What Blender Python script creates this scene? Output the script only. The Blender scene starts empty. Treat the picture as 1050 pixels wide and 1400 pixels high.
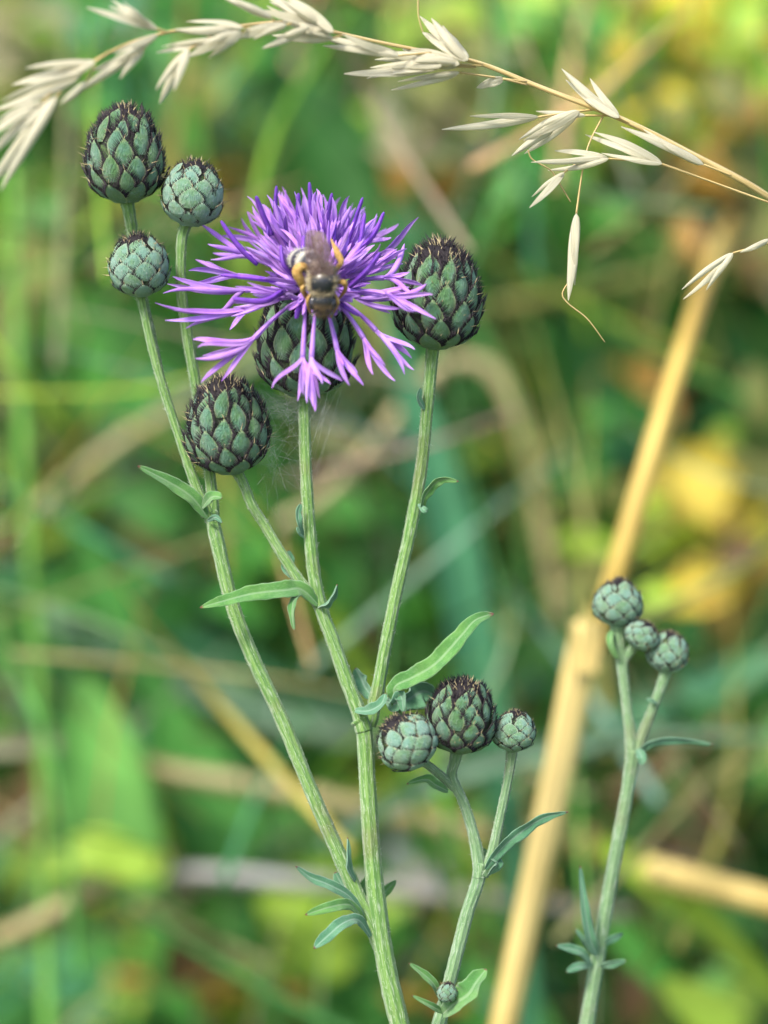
import bpy, math, random
from mathutils import Vector, Matrix, Quaternion
R = math.radians
random.seed(11)
V = Vector

# ------------------------------------------------------------------ camera
PITCH, D, FRAME_H = R(14), 0.60, 0.189          # look-down angle, focus distance, frame height there (metres)
K = FRAME_H / 1400                              # metres per photo pixel in the focus plane
FWD = V((0, math.cos(PITCH), -math.sin(PITCH)))
RIGHT = V((1, 0, 0))
UP = V((0, math.sin(PITCH), math.cos(PITCH)))
CAM = V((0, 0, 0.36)) - FWD * D
sc = bpy.context.scene
col = sc.collection
cam = bpy.data.cameras.new('camera')
camo = bpy.data.objects.new('camera', cam); col.objects.link(camo)
camo.location = CAM
camo.rotation_euler = (math.pi / 2 - PITCH, 0, 0)
cam.sensor_width = 36
cam.sensor_fit = 'VERTICAL'
cam.sensor_height = 36
cam.lens = 36 * D / FRAME_H
cam.clip_start, cam.clip_end = 0.02, 300
cam.dof.use_dof = True
cam.dof.focus_distance = D - 0.004
cam.dof.aperture_fstop = 6.4
sc.camera = camo

# ------------------------------------------------------------------ sky and sun
SUN_EL, SUN_AZ = R(52), R(-38)                  # azimuth measured from straight behind the camera towards the left
w = bpy.data.worlds.new('World'); sc.world = w; w.use_nodes = True
nt = w.node_tree
bg = nt.nodes['Background']
sky = nt.nodes.new('ShaderNodeTexSky'); sky.sky_type = 'NISHITA'; sky.sun_disc = False
sun_dir = V((math.sin(SUN_AZ) * math.cos(SUN_EL), -math.cos(SUN_AZ) * math.cos(SUN_EL), math.sin(SUN_EL)))
sky.sun_elevation = SUN_EL
sky.sun_rotation = math.atan2(sun_dir.x, sun_dir.y)
sky.air_density = 1.0; sky.dust_density = 3.0; sky.ozone_density = 1.0
nt.links.new(sky.outputs['Color'], bg.inputs['Color'])
bg.inputs['Strength'].default_value = 0.125
sun = bpy.data.lights.new('sun', 'SUN'); sun.energy = 2.1; sun.angle = R(13); sun.color = (1.0, 0.95, 0.86)
suno = bpy.data.objects.new('sun', sun); col.objects.link(suno)
suno.location = (-1, -1, 2)
suno.rotation_euler = (-sun_dir).to_track_quat('-Z', 'Y').to_euler()
sc.view_settings.view_transform = 'Standard'
sc.view_settings.look = 'None'
sc.view_settings.gamma = 1
sc.view_settings.exposure = 1.38
sc.render.engine = 'CYCLES'
sc.cycles.use_denoising = True
sc.cycles.max_bounces = 6
sc.cycles.transparent_max_bounces = 8

# ------------------------------------------------------------------ helpers
def P(px, py, dz=0.0):
    d = D + dz; s = K * d / D
    return CAM + FWD * d + RIGHT * ((px - 525) * s) + UP * ((700 - py) * s)
def px_size(n, dz=0.0):
    return n * K * (D + dz) / D
WM = {}
def world(o): return WM.get(o.name, Matrix.Identity(4))
def finish(o, parent, wm=None):
    wm = wm or Matrix.Identity(4)
    if parent is not None:
        o.parent = parent
        o.matrix_parent_inverse = world(parent).inverted()
    o.matrix_basis = wm
    WM[o.name] = wm.copy()
    return o
def tag(o, label, cat=None, group=None, kind=None):
    o['label'] = label
    if cat: o['category'] = cat
    if group: o['group'] = group
    if kind: o['kind'] = kind
    return o
def thing(name, base, label, cat, group=None):
    o = bpy.data.objects.new(name, None); col.objects.link(o)
    o.empty_display_size = 0.01
    finish(o, None, Matrix.Translation(base))
    return tag(o, label, cat, group)

class MB:
    def __init__(s): s.v = []; s.f = []; s.uv = []; s.m = []; s.c = []
    def vert(s, p, uv=(0, 0), c=(1, 1, 1)):
        s.v.append((p[0], p[1], p[2])); s.uv.append(uv); s.c.append(c); return len(s.v) - 1
    def face(s, f, m=0): s.f.append(f); s.m.append(m)
    def mesh(s, name, mats, smooth=True):
        me = bpy.data.meshes.new(name)
        me.from_pydata(s.v, [], s.f)
        ul = me.uv_layers.new(name='UVMap')
        flat = []
        for f in s.f:
            for i in f: flat.extend(s.uv[i])
        ul.data.foreach_set('uv', flat)
        ca = me.color_attributes.new('Col', 'FLOAT_COLOR', 'POINT')
        fc = []
        for c in s.c: fc.extend((c[0], c[1], c[2], 1))
        ca.data.foreach_set('color', fc)
        for m in mats: me.materials.append(m)
        me.polygons.foreach_set('material_index', s.m)
        me.polygons.foreach_set('use_smooth', [smooth] * len(s.f))
        me.update()
        return me
    def build(s, name, mats, parent=None, smooth=True):
        if not isinstance(mats, (list, tuple)): mats = [mats]
        o = bpy.data.objects.new(name, s.mesh(name, mats, smooth)); col.objects.link(o)
        return finish(o, parent)

def spline(pts, n):
    """Catmull-Rom through pts (tuples of equal length), n samples per span"""
    out = []
    m = len(pts)
    for i in range(m - 1):
        p0 = pts[max(i - 1, 0)]; p1 = pts[i]; p2 = pts[i + 1]; p3 = pts[min(i + 2, m - 1)]
        for k in range(n):
            t = k / n
            out.append(tuple(0.5 * (2 * b + (c - a) * t + (2 * a - 5 * b + 4 * c - d) * t * t + (3 * b - a - 3 * c + d) * t ** 3)
                             for a, b, c, d in zip(p0, p1, p2, p3)))
    out.append(tuple(pts[-1]))
    return out
def frames(path):
    n = len(path); T = []
    for i in range(n):
        t = path[min(i + 1, n - 1)] - path[max(i - 1, 0)]
        T.append(t.normalized() if t.length > 1e-12 else V((0, 0, 1)))
    ref = -FWD if abs(T[0].dot(FWD)) < 0.95 else RIGHT
    N = [(ref - T[0] * ref.dot(T[0])).normalized()]
    for i in range(1, n):
        q = T[i - 1].rotation_difference(T[i])
        a = q @ N[-1]
        N.append((a - T[i] * a.dot(T[i])).normalized())
    return T, N
def tube(mb, path, radii, seg=10, ridges=0, amp=0.0, m=0, cap=True, color=(1, 1, 1), phase=0.0):
    T, N = frames(path)
    L = 0.0; start = len(mb.v)
    for i, p in enumerate(path):
        if i: L += (path[i] - path[i - 1]).length
        B = T[i].cross(N[i])
        for j in range(seg + 1):
            a = 2 * math.pi * j / seg
            r = radii[i] * (1 + (amp * math.cos(ridges * a + phase) if ridges else 0))
            mb.vert(p + (N[i] * math.cos(a) + B * math.sin(a)) * r, (j / seg, L), color)
    for i in range(len(path) - 1):
        for j in range(seg):
            a = start + i * (seg + 1) + j
            mb.face((a, a + 1, a + seg + 2, a + seg + 1), m)
    if cap:
        e = start + (len(path) - 1) * (seg + 1)
        mb.face(tuple(e + j for j in range(seg)), m)
        mb.face(tuple(start + j for j in reversed(range(seg))), m)
def pxpath(pts, n=6):
    """pts: (x, y, dz, width_px) -> path points, radii"""
    s = spline(pts, n)
    return [P(a[0], a[1], a[2]) for a in s], [px_size(a[3], a[2]) / 2 for a in s]
def ground_tail(path, radii, n=10, lean=0.25):
    """carry a stem on from its lowest point down to the soil"""
    a, b = path[-1], path[-2]
    t = (a - b).normalized()
    h = a.z + 0.01
    hx = V((t.x, t.y, 0)) * lean
    for i in range(1, n + 1):
        k = i / n
        path.append(V((a.x + hx.x * h * (k - 0.5 * k * k) * 2, a.y + hx.y * h * (k - .5 * k * k) * 2, a.z - h * k)))
        radii.append(radii[-1] * 1.012)
    return path, radii

def leaf_shape(mb, path, halfw, roll=0.0, cup=0.25, thick=0.00035, nx=6, wav=0.0, m=0, color=(1, 1, 1), face=None, rib=0.0, twist=0.0):
    """closed shell leaf: halfw list per path point; cross section bent by cup, rib sinks the middle"""
    n = len(path); start = len(mb.v)
    rr = random.random() * 6
    for side in (0, 1):
        for i, p in enumerate(path):
            t = (path[min(i + 1, n - 1)] - path[max(i - 1, 0)]).normalized()
            fc = face if face is not None else -FWD
            wd = t.cross(fc)
            if wd.length < 1e-4: wd = t.cross(UP)
            wd.normalize()
            wd = Quaternion(t, R(roll + twist * i / (n - 1))) @ wd
            nn = wd.cross(t).normalized()
            for j in range(nx + 1):
                x = -1 + 2 * j / nx
                hw = halfw[i]
                off = cup * hw * (x * x) - rib * hw * max(0, 1 - abs(x) * 3.5)
                off += wav * hw * math.sin(i * 0.9 + rr + (2 if x > 0 else 0)) * abs(x) ** 2
                q = p + wd * (x * hw * (1 - 0.25 * abs(cup) * x * x)) + nn * off
                th = thick * (1 - 0.75 * abs(x) ** 3) * (0.4 + 0.6 * min(1, hw / (halfw[n // 2] + 1e-9)))
                q = q + nn * (th / 2 if side == 0 else -th / 2)
                mb.vert(q, (0.5 + 0.5 * x, i / (n - 1)), color)
    S = n * (nx + 1)
    for i in range(n - 1):
        for j in range(nx):
            a = start + i * (nx + 1) + j
            mb.face((a, a + 1, a + nx + 2, a + nx + 1), m)
            b = a + S
            mb.face((b, b + nx + 1, b + nx + 2, b + 1), m)
        for j in (0, nx):
            a = start + i * (nx + 1) + j; b = a + S
            mb.face((a, a + nx + 1, b + nx + 1, b) if j == 0 else (a, b, b + nx + 1, a + nx + 1), m)
def spine(mb, p, d, L, r, m=0, color=(1, 1, 1)):
    d = d.normalized()
    a = d.cross(V((0.3, 0.5, 0.8))).normalized(); b = d.cross(a)
    ids = [mb.vert(p + (a * math.cos(t) + b * math.sin(t)) * r, (0, 0), color) for t in (0, 2.09, 4.19)]
    tip = mb.vert(p + d * L, (1, 1), color)
    for i in range(3): mb.face((ids[i], ids[(i + 1) % 3], tip), m)

# ------------------------------------------------------------------ materials
def new_mat(name):
    m = bpy.data.materials.new(name); m.use_nodes = True
    nt = m.node_tree
    for n in list(nt.nodes): nt.nodes.remove(n)
    out = nt.nodes.new('ShaderNodeOutputMaterial')
    return m, nt, out
def node(nt, typ, **kw):
    n = nt.nodes.new(typ)
    for k, v in kw.items(): setattr(n, k, v)
    return n
def lk(nt, a, b): nt.links.new(a, b)
def mixc(nt, fac, a, b, mode='MIX'):
    n = node(nt, 'ShaderNodeMix', data_type='RGBA', blend_type=mode)
    for s, v in ((n.inputs[0], fac), (n.inputs[6], a), (n.inputs[7], b)):
        if isinstance(v, (int, float)): s.default_value = v
        elif isinstance(v, tuple): s.default_value = (*v, 1)
        else: lk(nt, v, s)
    return n.outputs[2]
def mth(nt, op, a, b=0.0, c=None):
    n = node(nt, 'ShaderNodeMath', operation=op)
    for s, v in zip(n.inputs, (a, b, c)):
        if v is None: continue
        if isinstance(v, (int, float)): s.default_value = v
        else: lk(nt, v, s)
    return n.outputs[0]
def ramp(nt, fac, lo, hi):
    n = node(nt, 'ShaderNodeMapRange', interpolation_type='SMOOTHSTEP')
    n.inputs[1].default_value = lo; n.inputs[2].default_value = hi
    lk(nt, fac, n.inputs[0]); return n.outputs[0]
def noise(nt, scale, vec=None, detail=3, rough=0.55):
    n = node(nt, 'ShaderNodeTexNoise')
    n.inputs['Scale'].default_value = scale; n.inputs['Detail'].default_value = detail; n.inputs['Roughness'].default_value = rough
    if vec is not None: lk(nt, vec, n.inputs['Vector'])
    return n.outputs['Fac']
def coords(nt, which, scale=None):
    t = node(nt, 'ShaderNodeTexCoord')
    if scale is None: return t.outputs[which]
    m = node(nt, 'ShaderNodeMapping'); m.inputs['Scale'].default_value = scale
    lk(nt, t.outputs[which], m.inputs['Vector']); return m.outputs['Vector']
def shade(nt, out, color, rough=0.6, trans=0.0, trans_col=None, spec=0.3, bump=None, bump_d=0.0003, sheen=0.0, alpha=None):
    p = node(nt, 'ShaderNodeBsdfPrincipled')
    if isinstance(color, tuple): p.inputs['Base Color'].default_value = (*color, 1)
    else: lk(nt, color, p.inputs['Base Color'])
    p.inputs['Roughness'].default_value = rough
    p.inputs['Specular IOR Level'].default_value = spec
    if sheen:
        p.inputs['Sheen Weight'].default_value = sheen; p.inputs['Sheen Roughness'].default_value = 0.45
    if bump is not None:
        b = node(nt, 'ShaderNodeBump'); b.inputs['Strength'].default_value = 0.6; b.inputs['Distance'].default_value = bump_d
        lk(nt, bump, b.inputs['Height']); lk(nt, b.outputs[0], p.inputs['Normal'])
    res = p.outputs[0]
    if trans > 0:
        t = node(nt, 'ShaderNodeBsdfTranslucent')
        c = trans_col if trans_col is not None else color
        if isinstance(c, tuple): t.inputs['Color'].default_value = (*c, 1)
        else: lk(nt, c, t.inputs['Color'])
        mx = node(nt, 'ShaderNodeMixShader'); mx.inputs[0].default_value = trans
        lk(nt, res, mx.inputs[1]); lk(nt, t.outputs[0], mx.inputs[2]); res = mx.outputs[0]
    if alpha is not None:
        t = node(nt, 'ShaderNodeBsdfTransparent'); mx = node(nt, 'ShaderNodeMixShader'); mx.inputs[0].default_value = alpha
        lk(nt, t.outputs[0], mx.inputs[1]); lk(nt, res, mx.inputs[2]); res = mx.outputs[0]
    lk(nt, res, out.inputs['Surface'])

def stem_material(name, green, dark, pale, fuzz):
    m, nt, out = new_mat(name)
    uvw = coords(nt, 'UV', (46, 330, 1))
    fine = noise(nt, 1.0, uvw, 4, 0.65)
    rib = node(nt, 'ShaderNodeSeparateXYZ'); lk(nt, coords(nt, 'UV'), rib.inputs[0])
    wave = mth(nt, 'SINE', mth(nt, 'MULTIPLY', rib.outputs[0], 2 * math.pi * 8))
    wob = noise(nt, 1.0, coords(nt, 'UV', (3, 60, 1)), 2)
    c = mixc(nt, ramp(nt, mth(nt, 'ADD', wave, mth(nt, 'MULTIPLY', mth(nt, 'SUBTRACT', wob, 0.5), 8.0)), -2.0, 2.0), dark, green)
    c = mixc(nt, mth(nt, 'MULTIPLY', ramp(nt, fine, 0.5, 0.68), fuzz), c, pale)
    brn = noise(nt, 90, coords(nt, 'Object'), 2)
    c = mixc(nt, mth(nt, 'MULTIPLY', ramp(nt, brn, 0.56, 0.72), 0.3), c, (0.17, 0.10, 0.06))
    shade(nt, out, c, 0.85, 0.12, c, 0.15, fine, 0.0005, 0.3)
    return m
M_stem = stem_material('stem_green', (0.19, 0.34, 0.085), (0.10, 0.225, 0.055), (0.48, 0.56, 0.40), 0.85)
M_stem_pale = stem_material('stem_pale', (0.20, 0.33, 0.15), (0.13, 0.25, 0.11), (0.48, 0.57, 0.45), 0.85)

def leaf_material(name, green, dark, pale, fuzz=0.5, trans=0.25, tip=(0.2, 0.07, 0.05)):
    m, nt, out = new_mat(name)
    uv = node(nt, 'ShaderNodeSeparateXYZ'); lk(nt, coords(nt, 'UV'), uv.inputs[0])
    x = mth(nt, 'ABSOLUTE', mth(nt, 'SUBTRACT', uv.outputs[0], 0.5))
    n1 = noise(nt, 260, coords(nt, 'Object'), 3)
    c = mixc(nt, ramp(nt, n1, 0.35, 0.65), dark, green)
    c = mixc(nt, mth(nt, 'MULTIPLY', ramp(nt, x, 0.09, 0.02), 0.45), c, pale)
    f = noise(nt, 1.0, coords(nt, 'UV', (30, 46, 1)), 5, 0.75)
    c = mixc(nt, mth(nt, 'MULTIPLY', ramp(nt, f, 0.5, 0.72), fuzz), c, pale)
    c = mixc(nt, mth(nt, 'MULTIPLY', ramp(nt, x, 0.42, 0.5), 0.35), c, pale)
    c = mixc(nt, ramp(nt, uv.outputs[1], 0.94, 0.985), c, tip)
    shade(nt, out, c, 0.85, trans, c, 0.12, f, 0.0006, 0.35)
    return m
M_leaf = leaf_material('leaf_green', (0.15, 0.36, 0.085), (0.09, 0.27, 0.065), (0.40, 0.55, 0.34), 0.6)
M_leaf_blue = leaf_material('leaf_bluish', (0.13, 0.33, 0.17), (0.085, 0.25, 0.13), (0.42, 0.57, 0.46), 0.6)

def bract_material(name, green, teal, edge, fuzzc, fuzz):
    m, nt, out = new_mat(name)
    uv = node(nt, 'ShaderNodeSeparateXYZ'); lk(nt, coords(nt, 'UV'), uv.inputs[0])
    x = mth(nt, 'MULTIPLY', mth(nt, 'ABSOLUTE', mth(nt, 'SUBTRACT', uv.outputs[0], 0.5)), 2)
    oi = node(nt, 'ShaderNodeObjectInfo')
    mp = node(nt, 'ShaderNodeVectorMath', operation='ADD')
    lk(nt, coords(nt, 'Object'), mp.inputs[0]); lk(nt, oi.outputs['Random'], mp.inputs[1])
    n1 = noise(nt, 3.2, mp.outputs[0], 3)
    c = mixc(nt, ramp(nt, mth(nt, 'ADD', n1, mth(nt, 'MULTIPLY', mth(nt, 'SUBTRACT', oi.outputs['Random'], 0.5), 0.3)), 0.35, 0.66), green, teal)
    ed = mth(nt, 'MAXIMUM', ramp(nt, x, 0.66, 0.97), ramp(nt, uv.outputs[1], 0.80, 0.98))
    c = mixc(nt, mth(nt, 'MULTIPLY', ed, 0.85), c, edge)
    mp2 = node(nt, 'ShaderNodeVectorMath', operation='MULTIPLY'); mp2.inputs[1].default_value = (1, 1, 0.35)
    lk(nt, mp.outputs[0], mp2.inputs[0])
    f = noise(nt, 20, mp2.outputs[0], 4, 0.7)
    base = ramp(nt, uv.outputs[1], 0.95, 0.2)
    c = mixc(nt, mth(nt, 'MULTIPLY', ramp(nt, f, 0.48, 0.72), mth(nt, 'MULTIPLY', mth(nt, 'ADD', base, 0.35), fuzz)), c, fuzzc)
    shade(nt, out, c, 0.55, 0.06, c, 0.35, f, 0.03, 0.2)
    return m
M_bract = bract_material('bract_green', (0.095, 0.235, 0.08), (0.105, 0.265, 0.165), (0.33, 0.43, 0.19), (0.42, 0.54, 0.44), 0.42)
M_bract_young = bract_material('bract_pale', (0.19, 0.38, 0.19), (0.21, 0.42, 0.31), (0.42, 0.55, 0.36), (0.55, 0.66, 0.58), 0.65)

def plain(name, c1, c2, scale, rough=0.6, trans=0.0, spec=0.3, which='Object', vscale=None, bump=0.0, sheen=0.0, det=3, alpha=None, attr=False, tmul=None):
    m, nt, out = new_mat(name)
    n = noise(nt, scale if vscale is None else 1.0, coords(nt, which, vscale), det)
    c = mixc(nt, ramp(nt, n, 0.3, 0.7), c1, c2)
    if attr:
        a = node(nt, 'ShaderNodeVertexColor', layer_name='Col')
        c = mixc(nt, 1.0, c, a.outputs['Color'], 'MULTIPLY')
    tc = c if tmul is None else mixc(nt, 1.0, c, tmul, 'MULTIPLY')
    shade(nt, out, c, rough, trans, tc, spec, n if bump else None, bump, sheen, alpha)
    return m
M_fringe = plain('fringe_black', (0.008, 0.006, 0.010), (0.022, 0.015, 0.02), 6, 0.5)
M_bristle = plain('bristle_straw', (0.26, 0.21, 0.11), (0.46, 0.39, 0.22), 6, 0.5)
def core_material():
    m, nt, out = new_mat('bud_core')
    o = coords(nt, 'Object'); x = node(nt, 'ShaderNodeSeparateXYZ'); lk(nt, o, x.inputs[0])
    c = mixc(nt, ramp(nt, noise(nt, 4, o), .35, .65), (.045, .075, .028), (.085, .145, .055))
    c = mixc(nt, ramp(nt, x.outputs[2], 1.55, 1.9), c, (.012, .009, .011))      # blackish purple tip scales
    shade(nt, out, c, .7)
    return m
M_core = core_material()
M_petal = plain('petal_violet', (0.53, 0.26, 0.80), (0.66, 0.40, 0.88), 300, 0.55, 0.38, 0.25, bump=0.0001, sheen=0.2, attr=True)
M_anther = plain('anther_violet', (0.12, 0.035, 0.34), (0.20, 0.065, 0.47), 500, 0.45, 0.1, 0.4, attr=True)
M_straw = plain('dry_husk', (0.64, 0.59, 0.40), (0.88, 0.86, 0.73), 0, 0.5, 0.55, 0.35, 'UV', (20, 1.5, 1), 0.0003)
M_straw_stem = plain('dry_stalk', (0.42, 0.30, 0.11), (0.60, 0.47, 0.22), 0, 0.5, 0.0, 0.35, 'UV', (8, 120, 1), 0.0002)
M_white_fuzz = plain('white_fuzz', (0.55, 0.60, 0.50), (0.70, 0.74, 0.66), 400, 0.8, 0.3)
M_silk = plain('spider_silk', (0.7, 0.72, 0.68), (0.85, 0.86, 0.82), 400, 0.5, 0.2, 0.5, alpha=0.3)
M_bg = plain('background_leaf', (0.72, 0.72, 0.72), (1.15, 1.15, 1.15), 40, 0.55, 0.30, 0.35, attr=True, tmul=(1.2, 1.15, 0.6))
def stalk_material():
    m, nt, out = new_mat('background_stalk')
    a = node(nt, 'ShaderNodeVertexColor', layer_name='Col')
    n1 = noise(nt, 1.0, coords(nt, 'UV', (9, 9, 1)), 3); n2 = noise(nt, 14, coords(nt, 'Object'), 3)
    k = mixc(nt, ramp(nt, n1, .3, .7), (.62, .58, .5), (1.15, 1.12, 1.0))
    k2 = mixc(nt, ramp(nt, n2, .35, .65), (.72, .66, .5), (1.12, 1.12, 1.12))
    c = mixc(nt, 1.0, mixc(nt, 1.0, a.outputs['Color'], k, 'MULTIPLY'), k2, 'MULTIPLY')
    shade(nt, out, c, .55, 0, None, .3)
    return m
M_bgstraw = stalk_material()

# ------------------------------------------------------------------ ground
def soil():
    m, nt, out = new_mat('soil_and_moss')
    o = coords(nt, 'Object')
    a = noise(nt, 6, o, 5); b = noise(nt, 45, o, 4, 0.7)
    c = mixc(nt, ramp(nt, a, 0.4, 0.6), (0.055, 0.045, 0.022), (0.05, 0.12, 0.025))
    c = mixc(nt, ramp(nt, b, 0.52, 0.66), c, (0.16, 0.12, 0.06))
    shade(nt, out, c, 0.9, 0, None, 0.2, b, 0.01)
    return m
g = MB(); n = 72
def gx(i):
    t = 2 * i / n - 1
    return math.copysign(abs(t) ** 3, t) * 60 + t * 2
for i in range(n + 1):
    for j in range(n + 1):
        x, y = gx(i), gx(j)
        z = 0.02 * math.sin(x * 3.1 + 1) * math.cos(y * 2.7) * min(1, 3 / (abs(x) + abs(y) + 1)) + random.uniform(-.006, .006) - 0.012
        g.vert((x, y, z), (x, y))
for i in range(n):
    for j in range(n):
        a = i * (n + 1) + j
        g.face((a, a + n + 1, a + n + 2, a + 1))
gr = g.build('ground', soil())
gr['kind'] = 'structure'; gr['label'] = 'dark soil and moss under the meadow plants'

# ------------------------------------------------------------------ buds
PROF = {'mature': (2.45, [(0, .30), (.07, .66), (.18, .90), (.32, 1.0), (.48, .99), (.62, .91), (.76, .76), (.88, .56), (1, .30)]),
        'young': (2.0, [(0, .28), (.08, .62), (.2, .88), (.35, .99), (.5, 1.0), (.65, .92), (.78, .76), (.9, .5), (1, .2)])}
def prof(kind, t):
    H, pr = PROF[kind]
    t = min(max(t, 0), 1)
    for (a, b), (c, d) in zip(pr, pr[1:]):
        if t <= c:
            k = (t - a) / (c - a); k = k * k * (3 - 2 * k) * .3 + k * .7
            return b + (d - b) * k
    return pr[-1][1]
ROWS = {'mature': [(-.01, .21, 8), (.095, .27, 8), (.22, .31, 8), (.355, .325, 8), (.50, .31, 8), (.635, .28, 8), (.765, .21, 6)],
        'young': [(-.01, .25, 7), (.13, .30, 7), (.29, .32, 7), (.45, .31, 7), (.61, .28, 7), (.745, .21, 6)]}
def bract_mesh(kind, row, seed):
    rnd = random.Random(seed * 31 + row)
    H, _ = PROF[kind]
    z0, L, cnt = ROWS[kind][row]
    mb = MB(); NI, NJ = 8, 6
    young = kind == 'young'
    Rm = prof(kind, z0 + L * .4)
    W = math.pi * Rm / cnt * ((1.12 if row == 0 else .97) if young else (.95 if row == 0 else .71)) * rnd.uniform(.88, 1.10)
    lift = 0.085 if young else 0.155
    skew = rnd.uniform(-.12, .12)
    def pt(i, j):
        wv = (0.62 + 0.38 * math.sin(min(i / .42, 1) * math.pi / 2)) if i < .42 else max(0.0, 1 - ((i - .42) / .58) ** (1.35 if not young else 1.6)) ** 0.85
        t = z0 + i * L
        r = prof(kind, t) + 0.015 + lift * i ** 1.1 + (0.055 if not young else 0.045) * (1 - j * j) * math.sin(math.pi * min(1, .12 + i * .86))
        a = (j * W * wv + skew * i * i) / max(prof(kind, t), .35)
        return V((r * math.sin(a), -r * math.cos(a), t * H)), a
    idx = {}
    for a in range(NI + 1):
        for b in range(NJ + 1):
            i, j = a / NI, -1 + 2 * b / NJ
            idx[a, b] = mb.vert(pt(i, j)[0], ((j + 1) / 2, i))
    for a in range(NI):
        for b in range(NJ):
            mb.face((idx[a, b], idx[a, b + 1], idx[a + 1, b + 1], idx[a + 1, b]), 0)
    ns = 12 if young else 15
    for s in (-1, 1):
        for q in range(ns):
            i = .30 + .68 * (q + rnd.uniform(-.3, .3)) / ns
            p, a = pt(min(i, .99), s * 0.98)
            ph = V((math.cos(a), math.sin(a), 0)); rad = V((math.sin(a), -math.cos(a), 0))
            f = max(0, (i - .30) / .70)
            d = ph * s * (1.0 - .55 * f) + V((0, 0, 1)) * (.35 + .75 * f) + rad * rnd.uniform(.25, .65)
            ln = (rnd.uniform(.10, .17) if young else rnd.uniform(.19, .31)) * (1 - .25 * (1 - f))
            spine(mb, p - d * .01 + rad * .015, d, ln, .019 if young else .021, 1)
    p, a = pt(.985, 0)
    for q in range(3 if not young else 2):
        d = V((rnd.uniform(-.4, .4), -.55, .9))
        spine(mb, p, d, rnd.uniform(.14, .26), .015, 1 if rnd.random() < .6 else 2)
    return mb.mesh('bract', [M_bract if not young else M_bract_young, M_fringe, M_bristle])
BRACTS = {}
for kind in ROWS:
    for r in range(len(ROWS[kind])):
        BRACTS[kind, r] = [bract_mesh(kind, r, s) for s in (1, 2, 3)]
def core_mesh(kind):
    mb = MB(); H, _ = PROF[kind]; S = 16; Z = 10
    for i in range(Z + 1):
        t = i / Z; r = prof(kind, t) * .97
        for j in range(S): mb.vert((r * math.cos(2 * math.pi * j / S), r * math.sin(2 * math.pi * j / S), t * H))
    for i in range(Z):
        for j in range(S):
            mb.face((i * S + j, i * S + (j + 1) % S, (i + 1) * S + (j + 1) % S, (i + 1) * S + j))
    mb.face(tuple(Z * S + j for j in range(S))); mb.face(tuple(reversed(range(S))))
    return mb.mesh('bud_core', [M_core])
CORE = {k: core_mesh(k) for k in ROWS}
def crown_mesh(kind, seed):
    """the dark tuft of fringed tips that closes the top of a bud"""
    rnd = random.Random(seed); mb = MB(); H, _ = PROF[kind]
    nn = 420 if kind == 'mature' else 170
    for q in range(nn):
        t = rnd.uniform(.78, 1.0) if kind == 'mature' else rnd.uniform(.86, 1.0)
        a = rnd.uniform(0, 2 * math.pi)
        r = prof(kind, t) * (rnd.uniform(.2, 1) if t > .93 else 1) + .02
        p = V((r * math.cos(a), r * math.sin(a), t * H + (.06 if r < .3 else 0)))
        out = V((math.cos(a), math.sin(a), 0))
        d = out * rnd.uniform(-.2, .7) + V((0, 0, rnd.uniform(.5, 1))) + V((-out.y, out.x, 0)) * rnd.uniform(-.6, .6)
        spine(mb, p, d, rnd.uniform(.14, .30) * (1 if kind == 'mature' else .75), .019, 0 if rnd.random() < .80 else 1)
    for q in range(48 if kind == 'mature' else 26):       # long pale bristles all round
        t = rnd.uniform(.15, .98); a = rnd.uniform(0, 2 * math.pi); r = prof(kind, t) + .05
        out = V((math.cos(a), math.sin(a), 0))
        spine(mb, V((r * math.cos(a), r * math.sin(a), t * H)), out * 1.2 + V((0, 0, rnd.uniform(0, .9))), rnd.uniform(.24, .44), .017, 1)
    return mb.mesh('crown_bristles', [M_fringe, M_bristle])
CROWN = {(k, s): crown_mesh(k, s * 7 + len(k)) for k in ROWS for s in (1, 2)}
BUDN = [0]
def bud(plant, kind, base, top, dz, rpx, toward=0.15, name='flower_bud', zs=None, rows=None, crown=True, spin=None):
    """base/top: photo pixels of the bud's foot and crown; rpx its radius in photo pixels; toward = lean to the camera"""
    BUDN[0] += 1; k = BUDN[0]
    b = P(base[0], base[1], dz); t = P(top[0], top[1], dz)
    ax = (t - b).normalized(); ln = (t - b).length
    ax = (ax - FWD * toward).normalized()
    s = px_size(rpx * (.88 if kind == 'mature' else .93), dz); H = PROF[kind][0]
    q = ax.to_track_quat('Z', 'Y')
    m = Matrix.Translation(b) @ q.to_matrix().to_4x4() @ Matrix.Diagonal((s, s, ln / H * (1 + .3 * toward ** 2), 1))
    o = bpy.data.objects.new(name, CORE[kind]); col.objects.link(o)
    finish(o, plant, m)
    rnd = random.Random(k * 17)
    sp = rnd.uniform(0, 6) if spin is None else spin
    for r, (z0, L, cnt) in enumerate(ROWS[kind]):
        if rows is not None and r not in rows: continue
        for c in range(cnt):
            a = 2 * math.pi * (c + .5 * (r % 2)) / cnt + sp + rnd.uniform(-.12, .12)
            e = bpy.data.objects.new('bract', rnd.choice(BRACTS[kind, r])); col.objects.link(e)
            e.parent = o
            e.matrix_basis = Matrix.Rotation(a, 4, 'Z') @ Matrix.Rotation(rnd.uniform(-.035, .035), 4, 'X') @ Matrix.Diagonal((1, 1, rnd.uniform(.95, 1.05), 1))
    if crown:
        e = bpy.data.objects.new('crown_bristles', CROWN[kind, 1 + k % 2]); col.objects.link(e); e.parent = o
        e.matrix_basis = Matrix.Rotation(rnd.uniform(0, 6), 4, 'Z')
    return o

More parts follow.
